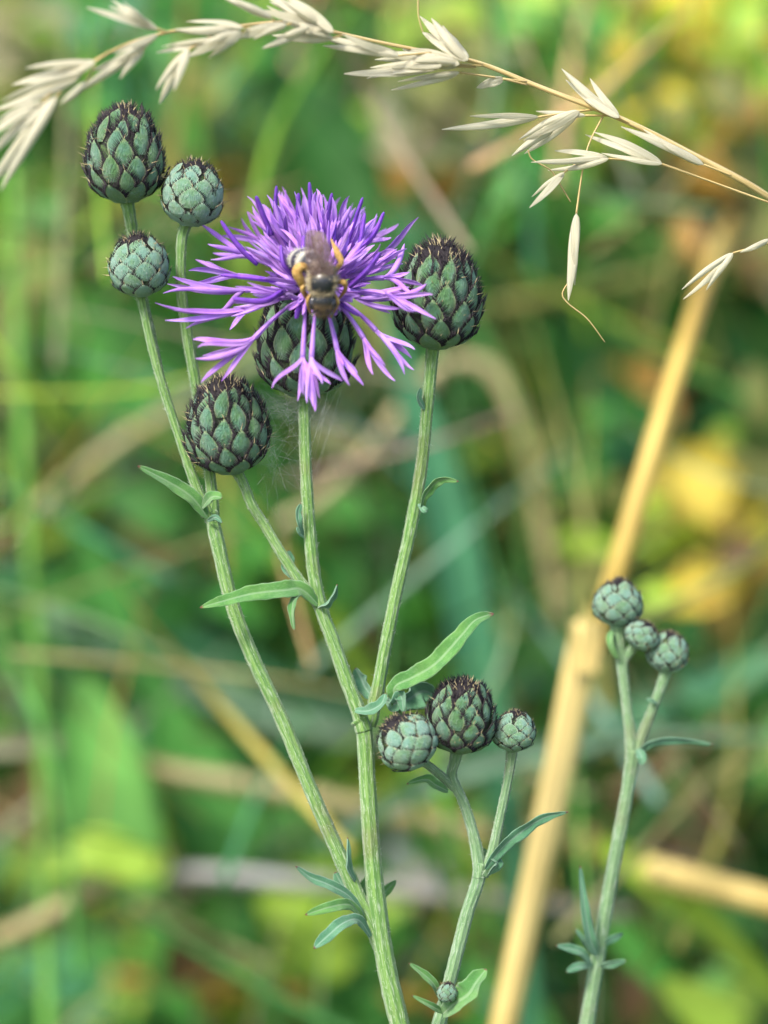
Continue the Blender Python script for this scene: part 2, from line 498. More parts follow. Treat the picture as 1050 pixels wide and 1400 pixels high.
# ------------------------------------------------------------------ stems and leaves
FUZZ = {}
def stem(plant, pts, name='stem', mat=None, ground=False, n=7, amp=0.045):
    path, rad = pxpath(pts, n)
    nr = len(rad)
    sw = lambda i: 1 + (.20 * math.exp(-((nr - 1 - i) / 5.0) ** 2) if not ground else .16 * math.exp(-(i / 4.0) ** 2))   # swollen where branches meet
    rad = [r * .83 * sw(i) * (1 + random.uniform(-.04, .04)) for i, r in enumerate(rad)]
    if ground: ground_tail(path, rad)
    mb = MB(); tube(mb, path, rad, 32, 8, amp)
    fz = FUZZ.setdefault(plant.name, MB())
    T, N = frames(path)
    for i in range(len(path) - 1):
        if path[i].z < 0.25: continue
        seglen = (path[i + 1] - path[i]).length
        for q in range(int(seglen / 0.00010)):
            t = random.random(); a = random.uniform(0, 6.283); B = T[i].cross(N[i])
            nn = N[i] * math.cos(a) + B * math.sin(a)
            p = path[i].lerp(path[i + 1], t) + nn * rad[i] * 0.97
            d = nn * random.uniform(.1, .6) + T[i] * random.uniform(-1, 1) + B.cross(nn) * .1 + N[i] * random.uniform(-.5, .5)
            spine(fz, p, d, random.uniform(.0003, .0010), .000028)
    return mb.build(name, mat or M_stem, plant)
def end_fuzz(plant):
    mb = FUZZ.get(plant.name)
    if mb:
        o = mb.build('stem_hairs', M_white_fuzz, plant); o['kind'] = 'stuff'
def leaf(plant, pts, width, mat=None, roll=20, cup=.35, wav=.20, prof_pow=.75, peak=.4, name='leaf', rib=.12, twist=0, n=6, label=None, thick=.0005):
    """pts: (x, y, dz) from foot to tip; width in photo px"""
    s = spline(pts, n)
    path = [P(*a) for a in s]; m = len(path)
    hw = []
    for i in range(m):
        t = i / (m - 1)
        if t < peak: v = .30 + .70 * math.sin(t / peak * math.pi / 2)
        else: v = max(0, 1 - ((t - peak) / (1 - peak)) ** 2) ** prof_pow
        hw.append(max(px_size(width * 1.10, s[i][2]) / 2 * v * random.uniform(.93, 1.05), px_size(.35)))
    mb = MB(); leaf_shape(mb, path, hw, roll, cup, thick, 8, wav, rib=rib, twist=twist)
    o = mb.build(name, mat or M_leaf, plant)
    if label: o['label'] = label
    return o

# ================================================================== main plant
base = P(560, 1400, .004); base.z = 0
kp = thing('knapweed_plant', base, 'tall branching knapweed with an open purple flower and green scaly buds', 'knapweed')
stem(kp, [(490, 982, 0, 25), (498, 1000, 0, 26), (503, 1080, 0, 27), (509, 1170, 0, 28), (517, 1250, 0, 30), (530, 1330, 0, 31), (550, 1415, 0, 32)], 'stem', ground=True)
stem(kp, [(415, 540, 0.003, 22), (416, 570, .002, 19), (418, 640, 0, 19), (423, 720, 0, 20), (430, 790, 0, 21), (441, 838, 0, 22), (455, 875, 0, 22), (472, 925, 0, 23), (490, 972, 0, 24), (498, 1000, 0, 24)], 'branch')
stem(kp, [(321, 640, -.001, 20), (333, 662, -.001, 16), (344, 690, -.001, 16), (360, 715, 0, 16), (385, 757, 0, 17), (408, 792, 0, 18), (432, 822, 0, 18), (440, 835, .001, 17)], 'branch')
stem(kp, [(592, 470, -.001, 22), (590, 495, 0, 20), (584, 560, 0, 19), (576, 640, .001, 20), (561, 725, .001, 20), (542, 810, .001, 20), (525, 895, .001, 20), (515, 950, .001, 21), (504, 992, .001, 21)], 'branch')
stem(kp, [(288, 700, 0, 22), (298, 745, 0, 23), (318, 828, 0, 23), (346, 900, 0, 23), (385, 983, 0, 23), (425, 1080, 0, 23), (460, 1160, 0, 24), (490, 1228, 0, 25), (508, 1265, 0, 24), (520, 1295, .001, 20)], 'branch')
stem(kp, [(192, 398, .002, 22), (196, 420, .002, 15), (207, 470, .002, 15), (223, 530, .001, 15), (246, 600, 0, 15), (266, 660, 0, 16), (285, 705, 0, 18)], 'branch')
stem(kp, [(257, 300, .004, 21), (249, 325, .004, 17), (247, 370, .004, 16), (249, 410, .004, 17), (258, 470, .005, 18), (270, 540, .004, 18), (283, 620, .003, 18), (290, 680, .001, 19), (290, 715, .001, 20)], 'branch')
stem(kp, [(172, 268, .003, 24), (177, 292, .004, 20), (182, 325, .006, 18), (192, 390, .006, 15), (208, 460, .004, 13), (218, 510, .002, 12)], 'branch')
bud(kp, 'mature', (173, 276), (170, 150), .003, 54, .10, spin=.3)
bud(kp, 'young', (259, 308), (268, 222), .003, 42, .16, spin=1.3)
bud(kp, 'young', (193, 404), (188, 322), .001, 41, .20, spin=.7)
bud(kp, 'mature', (317, 645), (305, 520), -.001, 57, .22, spin=2.2)
bud(kp, 'mature', (594, 474), (604, 336), .000, 60, .22, spin=1.0)
fh = bud(kp, 'mature', (415, 540), (420, 392), .003, 66, .12, 'flower_head', crown=False, spin=.1)
# leaves of the main plant
leaf(kp, [(284, 708, -.001), (262, 680, -.003), (232, 660, -.005), (188, 637, -.008)], 22, M_leaf, 25, .3)
leaf(kp, [(277, 694, -.002), (290, 680, -.005), (304, 681, -.006)], 17, M_leaf, -30, .4, peak=.55)
leaf(kp, [(284, 712, -.002), (295, 707, -.004), (304, 715, -.005)], 8, M_leaf_blue, 10)
leaf(kp, [(434, 826, -.001), (412, 806, -.003), (390, 807, -.005), (345, 812, -.007), (305, 822, -.008), (273, 831, -.009)], 25, M_leaf, 20, .35, peak=.35)
leaf(kp, [(410, 812, -.003), (402, 822, -.005), (400, 842, -.006), (403, 862, -.006)], 13, M_leaf, 40, .4, peak=.3)
leaf(kp, [(398, 790, .001), (390, 775, .003), (396, 765, .004), (394, 752, .004)], 14, M_leaf_blue, 20)
leaf(kp, [(436, 830, -.001), (446, 826, -.003), (455, 815, -.004), (461, 799, -.005)], 11, M_leaf_blue, 55, .6)
leaf(kp, [(414, 732, -.001), (409, 715, -.003), (407, 700, -.003), (411, 688, -.003)], 10, M_leaf_blue, 30, .5, peak=.6)
leaf(kp, [(415, 735, -.001), (408, 727, -.002), (406, 720, -.002)], 6, M_leaf_blue, 30, .5)
leaf(kp, [(576, 700, -.001), (580, 680, -.003), (592, 663, -.004), (606, 655, -.005), (627, 658, -.006)], 14, M_leaf, 30, .5, peak=.5)
leaf(kp, [(572, 690, -.001), (580, 697, -.003), (584, 700, -.003)], 9, M_leaf_blue, 0, .3, peak=.6)
leaf(kp, [(580, 560, -.001), (572, 545, -.002), (575, 530, -.002)], 9, M_leaf_blue, 30, .5)
leaf(kp, [(548, 985, -.002), (540, 955, -.004), (541, 938, -.005), (565, 926, -.006), (596, 907, -.008), (630, 870, -.008), (650, 848, -.007), (675, 839, -.005)], 26, M_leaf, -20, .35, peak=.55, prof_pow=.7, n=7)
leaf(kp, [(512, 955, .003), (500, 940, .005), (494, 927, .006), (486, 913, .006)], 24, M_leaf_blue, -35, .4, peak=.5)
leaf(kp, [(486, 972, -.002), (505, 972, -.004), (522, 962, -.005), (527, 948, -.004)], 17, M_leaf_blue, -30, .5, peak=.45)
leaf(kp, [(528, 958, -.001), (540, 962, -.004), (548, 950, -.005), (552, 975, -.005)], 22, M_leaf_blue, 20, .4)
leaf(kp, [(540, 962, .002), (560, 955, .004), (578, 945, .005), (594, 950, .006)], 38, M_leaf_blue, 20, .4, wav=.25, peak=.5)
leaf(kp, [(500, 1262, -.001), (480, 1228, -.004), (450, 1210, -.006), (425, 1200, -.007), (404, 1184, -.009)], 15, M_leaf_blue, 20, .4, peak=.5)
leaf(kp, [(500, 1262, -.001), (480, 1238, -.004), (452, 1240, -.007), (417, 1251, -.009)], 16, M_leaf, 15, .35, peak=.6)
leaf(kp, [(506, 1280, -.001), (490, 1258, -.004), (470, 1262, -.007), (448, 1280, -.009), (429, 1297, -.010)], 19, M_leaf_blue, 25, .35, peak=.65)
leaf(kp, [(498, 1255, .001), (480, 1228, .002), (468, 1210, .003), (458, 1192, .003)], 17, M_leaf_blue, 0, .3, peak=.7)
leaf(kp, [(485, 1205, -.001), (476, 1186, -.003), (476, 1168, -.004), (475, 1145, -.004)], 11, M_leaf_blue, 50, .5, peak=.25)
leaf(kp, [(500, 1240, .004), (498, 1215, .006), (506, 1196, .007)], 17, M_leaf, 20, .3, peak=.5)
leaf(kp, [(512, 1240, .004), (528, 1217, .006), (542, 1204, .007)], 13, M_leaf, 20, .3, peak=.4)

# ---------------------------------------------------------------- purple florets
def lobe(mb, a, tan, b, wid, mat=0, dark=1.0, bulge=None):
    L = (b - a).length
    dirn = (b - a).normalized()
    c1 = a + tan * L * .38
    side = V((random.uniform(-1, 1), random.uniform(-1, 1), random.uniform(-1, 1))) * L * .13
    c2 = a + dirn * L * .72 + side
    path = []
    for i in range(11):
        t = i / 10
        path.append(a * (1 - t) ** 3 + c1 * 3 * t * (1 - t) ** 2 + c2 * 3 * t * t * (1 - t) + b * t ** 3)
    hw = [wid * (.40 + .60 * math.sin(min(1, i / 10 / .45) * math.pi / 2)) * max(.10, 1 - max(0, (i / 10 - .55) / .45) ** 2.4) for i in range(11)]
    s = random.uniform(.74, 1.14) * dark
    leaf_shape(mb, path, hw, random.uniform(-50, 50), random.choice((-.55, .55, .8)), .00014, 4, 0, mat, (s * random.uniform(.94, 1.06), s * random.uniform(.88, 1.05), s), twist=random.uniform(-40, 40))
def floret(base, split, tips, wid=8.5, parent=None, bend=None, dark=1.0, tube_w=6):
    """base, split, tips: (x, y, dz): a narrow tube that opens into strap-shaped lobes"""
    mb = MB()
    B, S = P(*base), P(*split)
    mid = (B + S) / 2 + (UP * .0012 if bend is None else bend)
    path = [B * (1 - t) ** 2 + mid * 2 * t * (1 - t) + S * t * t for t in [i / 8 for i in range(9)]]
    tan = (path[-1] - path[-2]).normalized()
    r = px_size(tube_w) / 2
    tube(mb, path, [r * (.62 + .5 * (i / 8) ** 1.5) for i in range(9)], 8, 4, .12, color=(.92 * dark, .86 * dark, .95 * dark))
    for t in tips:
        T = P(*t)
        lobe(mb, path[-1] - tan * .0006, (tan + V((random.uniform(-1, 1), random.uniform(-1, 1), random.uniform(-1, 1))) * .10).normalized(), T, px_size(wid) / 2 * random.uniform(.85, 1.12))
    return mb.build('floret', [M_petal], parent)
J = lambda v: random.uniform(-v, v)
EXPL = [  # base, split, tips
    ((415, 408, -.006), (348, 419, -.009), [(226, 438, -.014), (254, 449, -.013), (212, 414, -.012), (314, 451, -.011), (238, 424, -.016)]),
    ((414, 402, -.003), (335, 397, -.006), [(223, 401, -.010), (236, 378, -.008), (262, 396, -.012), (301, 424, -.010), (229, 388, -.004)]),
    ((414, 398, .000), (325, 377, .000), [(258, 370, -.003), (267, 355, .002), (281, 358, .003), (268, 386, -.004), (250, 392, -.004)]),
    ((415, 394, .002), (345, 352, .003), [(288, 355, .002), (291, 346, .004), (275, 307, .003), (322, 331, .006), (284, 334, .001)]),
    ((418, 392, .004), (362, 335, .006), [(312, 310, .006), (330, 298, .008), (338, 290, .006), (304, 322, .004)]),
    # lower left, hanging in front of the scaly head
    ((412, 408, -.008), (348, 462, -.014), [(264, 464, -.016), (270, 475, -.018), (267, 490, -.017), (275, 523, -.016), (303, 521, -.015), (277, 486, -.012)]),
    # hanging straight down
    ((418, 412, -.010), (414, 488, -.017), [(372, 531, -.019), (415, 540, -.018), (407, 548, -.016), (452, 525, -.019), (428, 556, -.018)]),
    ((432, 415, -.010), (426, 488, -.018), [(420, 551, -.019), (431, 562, -.018), (441, 525, -.020), (468, 521, -.018), (437, 545, -.017)]),
    ((444, 415, -.010), (461, 478, -.016), [(478, 527, -.018), (497, 527, -.017), (470, 500, -.019), (489, 510, -.015)]),
    ((456, 410, -.009), (497, 462, -.014), [(510, 512, -.017), (540, 521, -.016), (527, 500, -.018), (503, 494, -.015)]),
    ((460, 408, -.007), (514, 452, -.012), [(553, 512, -.013), (566, 506, -.012), (563, 490, -.010), (567, 478, -.013), (556, 468, -.011)]),
    ((464, 402, -.007), (528, 402, -.012), [(596, 436, -.016), (592, 403, -.016), (583, 388, -.014), (570, 425, -.015), (552, 418, -.013)]),
    ((464, 396, -.004), (525, 380, -.007), [(566, 404, -.012), (553, 333, -.006), (578, 390, -.012), (560, 372, -.009)]),
    ((462, 390, -.001), (520, 348, .000), [(572, 297, -.003), (548, 320, .000), (557, 312, .003), (533, 335, .004), (545, 345, -.003)]),
    ((460, 386, .003), (500, 335, .005), [(545, 306, .006), (528, 312, .008), (515, 305, .009), (535, 325, .004)]),
]
for b, s, tips in EXPL:
    floret(b, s, tips, 9.0, fh)
upper_tips = [(345, 282), (356, 270), (366, 276), (379, 268), (388, 266), (398, 278), (412, 270), (424, 268), (434, 266), (444, 270), (455, 274), (466, 270), (478, 282), (490, 285), (500, 292), (512, 306)]
for i, (x, y) in enumerate(upper_tips + [(a + 6, b + 14) for a, b in upper_tips[::2]]):
    z = .004 + .006 * math.sin(i * 2.1)
    cx, cy = 438, 398
    sx, sy = cx + (x - cx) * .52 + J(5), cy + (y - cy) * .5 + J(5)
    tips = [(x + J(14), y + J(14), z + J(.005)) for q in range(4)] + [(x * .8 + cx * .2 + J(12), y * .8 + cy * .2 + J(8), z - .004)]
    floret((cx + (x - cx) * .12, cy, .001 + z * .2), (sx, sy, z * .6), tips, 8.2, fh)
for i in range(36):   # shorter inner florets that lean to the viewer and fill the middle
    a = R(-15 + 210 * (i + random.random()) / 36)
    L = random.uniform(50, 118); L *= 1 - .12 * math.sin(a)
    x, y = 436 + math.cos(a) * L * 1.12, 396 - math.sin(a) * L
    z = -.008 + J(.004)
    sx, sy = 436 + math.cos(a) * L * .5, 397 - math.sin(a) * L * .45
    floret((436 + math.cos(a) * 16, 398 - math.sin(a) * 6, -.003), (sx, sy, z * .9), [(x + J(13), y + J(12), z + J(.003)) for q in range(5)], 7.6, fh, tube_w=4.5)
for i in range(9):    # short florets bending forward under the bee
    a = R(180 + 180 * (i + .5) / 9)
    x, y = 437 + math.cos(a) * 44 + J(6), 404 - math.sin(a) * 26 + J(5)
    floret((437 + math.cos(a) * 14, 402, -.006), (437 + math.cos(a) * 28, 405 - math.sin(a) * 8, -.013), [(x + J(12), y + J(10), -.015 + J(.003)) for q in range(3)], 8, fh, tube_w=6)
def anther(pts, wid, label=None):
    s = spline(pts, 6); path = [P(*a) for a in s]; mb = MB(); n = len(path)
    tube(mb, path, [px_size(wid * .8) / 2 * (.55 + .5 * math.sin(math.pi * min(1, .15 + .8 * i / (n - 1)))) * (.55 if i == n - 1 else 1) for i in range(n)], 8, 5, .08, color=(random.uniform(.8, 1.25),) * 3)
    mb.build('anther_tube', [M_anther], fh)
for a in [([(392, 370, -.004), (368, 345, -.006), (366, 310, -.006)], 9), ([(398, 345, .0), (378, 300, .0), (378, 254, 0)], 8), ([(372, 322, .0), (358, 290, 0), (350, 268, -.001)], 9),
          ([(412, 330, 0), (408, 295, -.001), (408, 264, -.001)], 9), ([(430, 310, .0), (425, 280, 0), (423, 249, 0)], 8), ([(445, 320, -.001), (448, 295, -.001), (454, 264, -.001)], 8),
          ([(456, 345, -.004), (456, 328, -.005), (458, 304, -.005)], 9), ([(470, 345, -.002), (482, 310, -.002), (496, 270, -.002)], 8), ([(485, 345, -.003), (510, 322, -.004), (525, 290, -.004)], 8),
          ([(470, 370, -.006), (490, 340, -.007), (499, 292, -.006)], 8), ([(352, 362, -.006), (325, 335, -.006), (302, 302, -.005)], 9), ([(385, 398, -.012), (360, 412, -.016), (318, 408, -.016)], 10),
          ([(382, 385, -.011), (345, 380, -.013), (302, 376, -.011)], 8), ([(478, 392, -.010), (500, 372, -.012), (520, 345, -.011)], 10), ([(405, 380, -.010), (388, 362, -.013), (384, 335, -.012)], 8),
          ([(420, 372, -.010), (415, 345, -.012), (416, 322, -.012)], 8), ([(458, 405, -.012), (472, 420, -.015), (492, 432, -.015)], 8), ([(415, 414, -.012), (408, 424, -.014), (405, 436, -.014)], 9)]:
    anther(*a)

# ================================================================== second plant: three young buds
base = P(588, 1400, 0); base.z = 0
k2 = thing('knapweed_plant', base, 'short forked knapweed stem carrying three round buds close together', 'knapweed')
stem(k2, [(660, 1180, 0, 23), (652, 1210, 0, 21), (640, 1245, 0, 21), (626, 1298, 0, 21), (614, 1345, 0, 21), (604, 1385, 0, 22), (596, 1415, 0, 23)], 'stem', M_stem_pale, True)
stem(k2, [(626, 1018, -.002, 23), (622, 1040, -.001, 18), (618, 1062, 0, 17), (634, 1098, 0, 16), (647, 1140, 0, 18), (655, 1182, 0, 21), (655, 1200, 0, 19)], 'branch', M_stem_pale)
stem(k2, [(570, 1035, -.006, 18), (585, 1046, -.004, 14), (600, 1058, -.002, 14), (614, 1070, 0, 15), (622, 1078, 0, 12)], 'branch', M_stem_pale)
stem(k2, [(700, 1022, 0, 20), (698, 1042, 0, 17), (692, 1078, 0, 15), (682, 1125, 0, 15), (672, 1170, 0, 17), (659, 1196, 0, 18)], 'branch', M_stem_pale)
bud(k2, 'young', (577, 1043), (534, 982), -.009, 41, .25, spin=.4)
bud(k2, 'mature', (627, 1027), (634, 930), -.003, 48, .16, spin=.9)
bud(k2, 'young', (701, 1026), (704, 972), -.001, 30, .1, spin=.2)
bud(k2, 'young', (610, 1370), (613, 1342), -.008, 14, .2, spin=.2)
leaf(k2, [(664, 1188, -.002), (685, 1160, -.004), (715, 1135, -.005), (745, 1117, -.006), (777, 1110, -.007)], 18, M_leaf_blue, 20, .4, peak=.35)
leaf(k2, [(668, 1195, -.002), (680, 1180, -.003), (670, 1172, -.003)], 14, M_leaf_blue, 40, .5)
leaf(k2, [(612, 1082, -.001), (596, 1074, -.003), (582, 1066, -.004), (556, 1072, -.005)], 15, M_leaf, 30, .4)
leaf(k2, [(655, 1190, .001), (664, 1170, .003), (658, 1160, .003)], 10, M_leaf, 40, .5)
leaf(k2, [(606, 1372, -.003), (592, 1345, -.006), (576, 1330, -.007), (559, 1317, -.008)], 13, M_leaf, 30, .45)
leaf(k2, [(608, 1385, -.003), (590, 1376, -.006), (563, 1361, -.008)], 10, M_leaf, 30, .5)
leaf(k2, [(606, 1386, -.004), (622, 1372, -.008), (640, 1360, -.009), (652, 1342, -.009), (665, 1325, -.008)], 37, M_leaf, -35, .55, peak=.4)

# ================================================================== third plant: right, a little behind the focus
base = P(795, 1400, .02); base.z = 0
Z3 = .022
k3 = thing('knapweed_plant', base, 'slender pale knapweed stem with three tiny buds before the golden stalk', 'knapweed')
stem(k3, [(866, 1025, Z3, 22), (857, 1085, Z3, 21), (836, 1200, Z3, 22), (817, 1310, Z3, 23), (800, 1415, Z3, 24)], 'stem', M_stem_pale, True)
stem(k3, [(843, 850, Z3, 24), (846, 880, Z3, 20), (850, 905, Z3, 18), (856, 960, Z3, 16), (862, 1005, Z3, 19), (865, 1035, Z3, 20)], 'branch', M_stem_pale)
stem(k3, [(872, 878, Z3, 16), (862, 890, Z3, 15), (853, 903, Z3, 14), (852, 920, Z3, 12)], 'branch', M_stem_pale)
stem(k3, [(911, 912, Z3, 20), (905, 935, Z3, 17), (892, 970, Z3, 15), (878, 1005, Z3, 17), (868, 1035, Z3, 18)], 'branch', M_stem_pale)
bud(k3, 'young', (843, 855), (847, 792), Z3, 34, .1, spin=.1)
bud(k3, 'young', (868, 884), (888, 852), Z3 - .002, 25, .2, spin=.9)
bud(k3, 'young', (908, 918), (918, 864), Z3, 28, .1, spin=.5)
leaf(k3, [(874, 1030, Z3), (890, 1016, Z3 - .002), (930, 1012, Z3), (975, 1018, Z3)], 13, M_leaf_blue, 30, .4)
leaf(k3, [(872, 1025, Z3 - .002), (878, 1036, Z3 - .004), (876, 1046, Z3 - .004)], 14, M_leaf_blue, 10)
leaf(k3, [(898, 962, Z3 - .001), (890, 958, Z3 - .002), (884, 955, Z3 - .002)], 6, M_leaf_blue, 20)
leaf(k3, [(836, 862, Z3 - .001), (835, 880, Z3 - .003), (846, 902, Z3 - .002)], 11, M_leaf, 30)
leaf(k3, [(815, 1305, Z3 - .002), (806, 1282, Z3 - .004), (798, 1235, Z3 - .005), (793, 1183, Z3 - .004)], 16, M_leaf_blue, 20, .4, peak=.25)
leaf(k3, [(808, 1320, Z3 - .002), (796, 1303, Z3 - .004), (780, 1297, Z3 - .005), (760, 1293, Z3 - .006)], 13, M_leaf_blue, 20, peak=.6)
leaf(k3, [(806, 1322, Z3 - .002), (792, 1321, Z3 - .004), (774, 1329, Z3 - .005)], 12, M_leaf_blue, 20, peak=.6)
leaf(k3, [(810, 1305, Z3), (798, 1285, Z3 - .002), (787, 1270, Z3 - .002)], 8, M_leaf_blue, 20)
leaf(k3, [(820, 1295, Z3), (836, 1284, Z3 - .001), (852, 1276, Z3)], 11, M_leaf_blue, 20, peak=.5)
leaf(k3, [(818, 1322, Z3), (834, 1318, Z3 - .003), (856, 1313, Z3 - .004)], 12, M_leaf_blue, 20, peak=.6)
for k in (kp, k2, k3): end_fuzz(k)

# ================================================================== dry grass panicle
main_px = [(1600, 1500, .10, 13), (1400, 800, .06, 12), (1180, 370, .02, 12), (1050, 269, .004, 12), (950, 213, 0, 11), (850, 163, -.002, 10), (740, 120, -.003, 9), (660, 88, -.004, 8), (600, 74, -.006, 7),
        (520, 58, -.008, 6), (440, 40, -.010, 6), (390, 30, -.012, 6), (320, 36, -.015, 5), (240, 42, -.018, 5), (170, 62, -.021, 5), (100, 100, -.024, 4), (50, 132, -.026, 4), (-30, 195, -.030, 3)]
main = [(a, b, c * 1.45 if c < 0 else c, d) for a, b, c, d in main_px]
gb = P(1640, 1500, .10); gb.z = 0
gp = thing('oat_grass_panicle', gb, 'dry straw-coloured grass stalk arching overhead, hung with papery spikelets', 'grass stalk')
path, rad = pxpath(main, 7)
path.reverse(); rad.reverse(); ground_tail(path, rad, lean=.1)
mb = MB(); tube(mb, path, [r * .78 for r in rad], 10, 5, .05); mb.build('stalk', M_straw_stem, gp)
GZ = lambda x: -.003 - .040 * max(0, (800 - x) / 800)
def spikelet(attach, base, tip, wid, extra=2, awn=False, via=None, dz=None, spread=1.0):
    z0 = GZ(base[0]) - .001 if dz is None else dz
    pts = [(attach[0], attach[1], GZ(attach[0]), 3.0)]
    for v in (via or []): pts.append((v[0], v[1], z0, 2.6))
    pts.append((base[0], base[1], z0, 3.2))
    pth, rd = pxpath(pts, 6)
    pm = MB(); tube(pm, pth, rd, 6)
    s = pm.build('spikelet', M_straw_stem, gp)
    dx, dy = tip[0] - base[0], tip[1] - base[1]; L = math.hypot(dx, dy)
    nx_, ny_ = -dy / L, dx / L
    for q in range(1 + extra):
        f = 1 if q == 0 else random.uniform(.62, .92)
        sp = 0 if q == 0 else (random.uniform(.04, .17) * spread * (1 if q % 2 else -1))
        tx, ty = base[0] + dx * f + nx_ * L * sp, base[1] + dy * f + ny_ * L * sp
        zz = z0 - .0012 * q + J(.0006); tz = z0 + J(.004)
        bow = J(.03) * L + sp * L * .08
        m1 = (base[0] + (tx - base[0]) * .5 + nx_ * bow, base[1] + (ty - base[1]) * .5 + ny_ * bow, (zz + tz) / 2 - .0012)
        ss = spline([(base[0], base[1], zz), m1, (tx, ty, tz)], 7)
        pt = [P(*a) for a in ss]; n = len(pt)
        w_ = px_size(wid * (.98 if q == 0 else .72), z0) / 2
        hw = [max(w_ * 1.75 * (i / (n - 1)) ** .55 * (1 - i / (n - 1)) ** .95, px_size(.5)) for i in range(n)]
        g = MB(); leaf_shape(g, pt, hw, random.uniform(-30, 30), random.choice((-.45, -.2, .25)), .00016, 6, .12, rib=-.22, twist=J(35))
        g.build('glume', M_straw, s)
        if awn and q == 0:
            pass
    if awn:
        a = awn; pth, rd = pxpath([(v[0], v[1], z0 - .001, v[2]) for v in a], 6)
        am = MB(); tube(am, pth, rd, 5); am.build('awn', M_straw_stem, s)
SPK = [((860, 168), (846, 161), (768, 94), 24, 2), ((800, 150), (736, 160), (604, 177), 20, 1), ((812, 150), (792, 152), (700, 213), 27, 3), ((830, 158), (800, 158), (733, 152), 13, 0),
       ((1000, 240), (962, 225), (849, 173), 22, 1), ((1060, 280), (905, 224), (800, 184), 24, 2), ((900, 222), (832, 217), (726, 222), 21, 2), ((800, 215), (771, 236), (724, 284), 17, 1),
       ((1090, 322), (1002, 346), (934, 409), 20, 2), ((1060, 322), (1052, 328), (1012, 345), 14, 0),
       ((660, 88), (640, 82), (574, 22), 38, 4), ((660, 90), (628, 88), (528, 72), 34, 3), ((650, 92), (604, 90), (470, 101), 28, 3), ((720, 112), (628, 99), (535, 123), 19, 1), ((720, 116), (688, 108), (652, 120), 22, 0),
       ((590, 72), (545, 76), (432, 48), 26, 2), ((470, 46), (456, 44), (358, -8), 30, 3), ((460, 44), (446, 38), (356, 14), 24, 2), ((430, 40), (424, 36), (358, 66), 22, 1), ((400, 32), (392, 34), (318, 52), 20, 2),
       ((470, 48), (455, 52), (372, 48), 22, 1), ((380, 32), (372, 26), (300, -6), 22, 1),
       ((345, 38), (332, 38), (238, 40), 24, 1), ((345, 40), (330, 44), (256, 78), 26, 2), ((310, 44), (300, 52), (214, 72), 18, 1), ((290, 48), (258, 68), (218, 142), 26, 2),
       ((230, 44), (215, 40), (118, 10), 19, 1), ((225, 44), (205, 34), (152, 0), 15, 1), ((230, 44), (215, 48), (150, 88), 20, 1), ((150, 70), (130, 84), (16, 116), 27, 2),
       ((210, 52), (196, 64), (106, 126), 26, 1), ((205, 52), (196, 68), (164, 108), 18, 0), ((120, 92), (110, 102), (-10, 152), 25, 1), ((90, 110), (78, 132), (-22, 262), 34, 2), ((80, 116), (58, 140), (-30, 196), 22, 1), ((130, 90), (118, 112), (82, 142), 16, 0)]
for a, b, t, wd, ex in SPK: spikelet(a, b, t, wd, ex)
spikelet((824, 160), (788, 292), (777, 411), 25, 2, [(778, 385, 2.2), (769, 402, 2.2), (778, 416, 2), (803, 436, 1.8), (827, 468, 1.2)], via=[(806, 195), (797, 230)], spread=.35)
for awp in ([(722, 205), (728, 218), (752, 232), (762, 246), (780, 276)], [(572, -10), (572, 20), (578, 44)]):
    pth, rd = pxpath([(x, y, GZ(x), 2) for x, y in awp], 6); am = MB(); tube(am, pth, rd, 5); am.build('awn', M_straw_stem, gp)

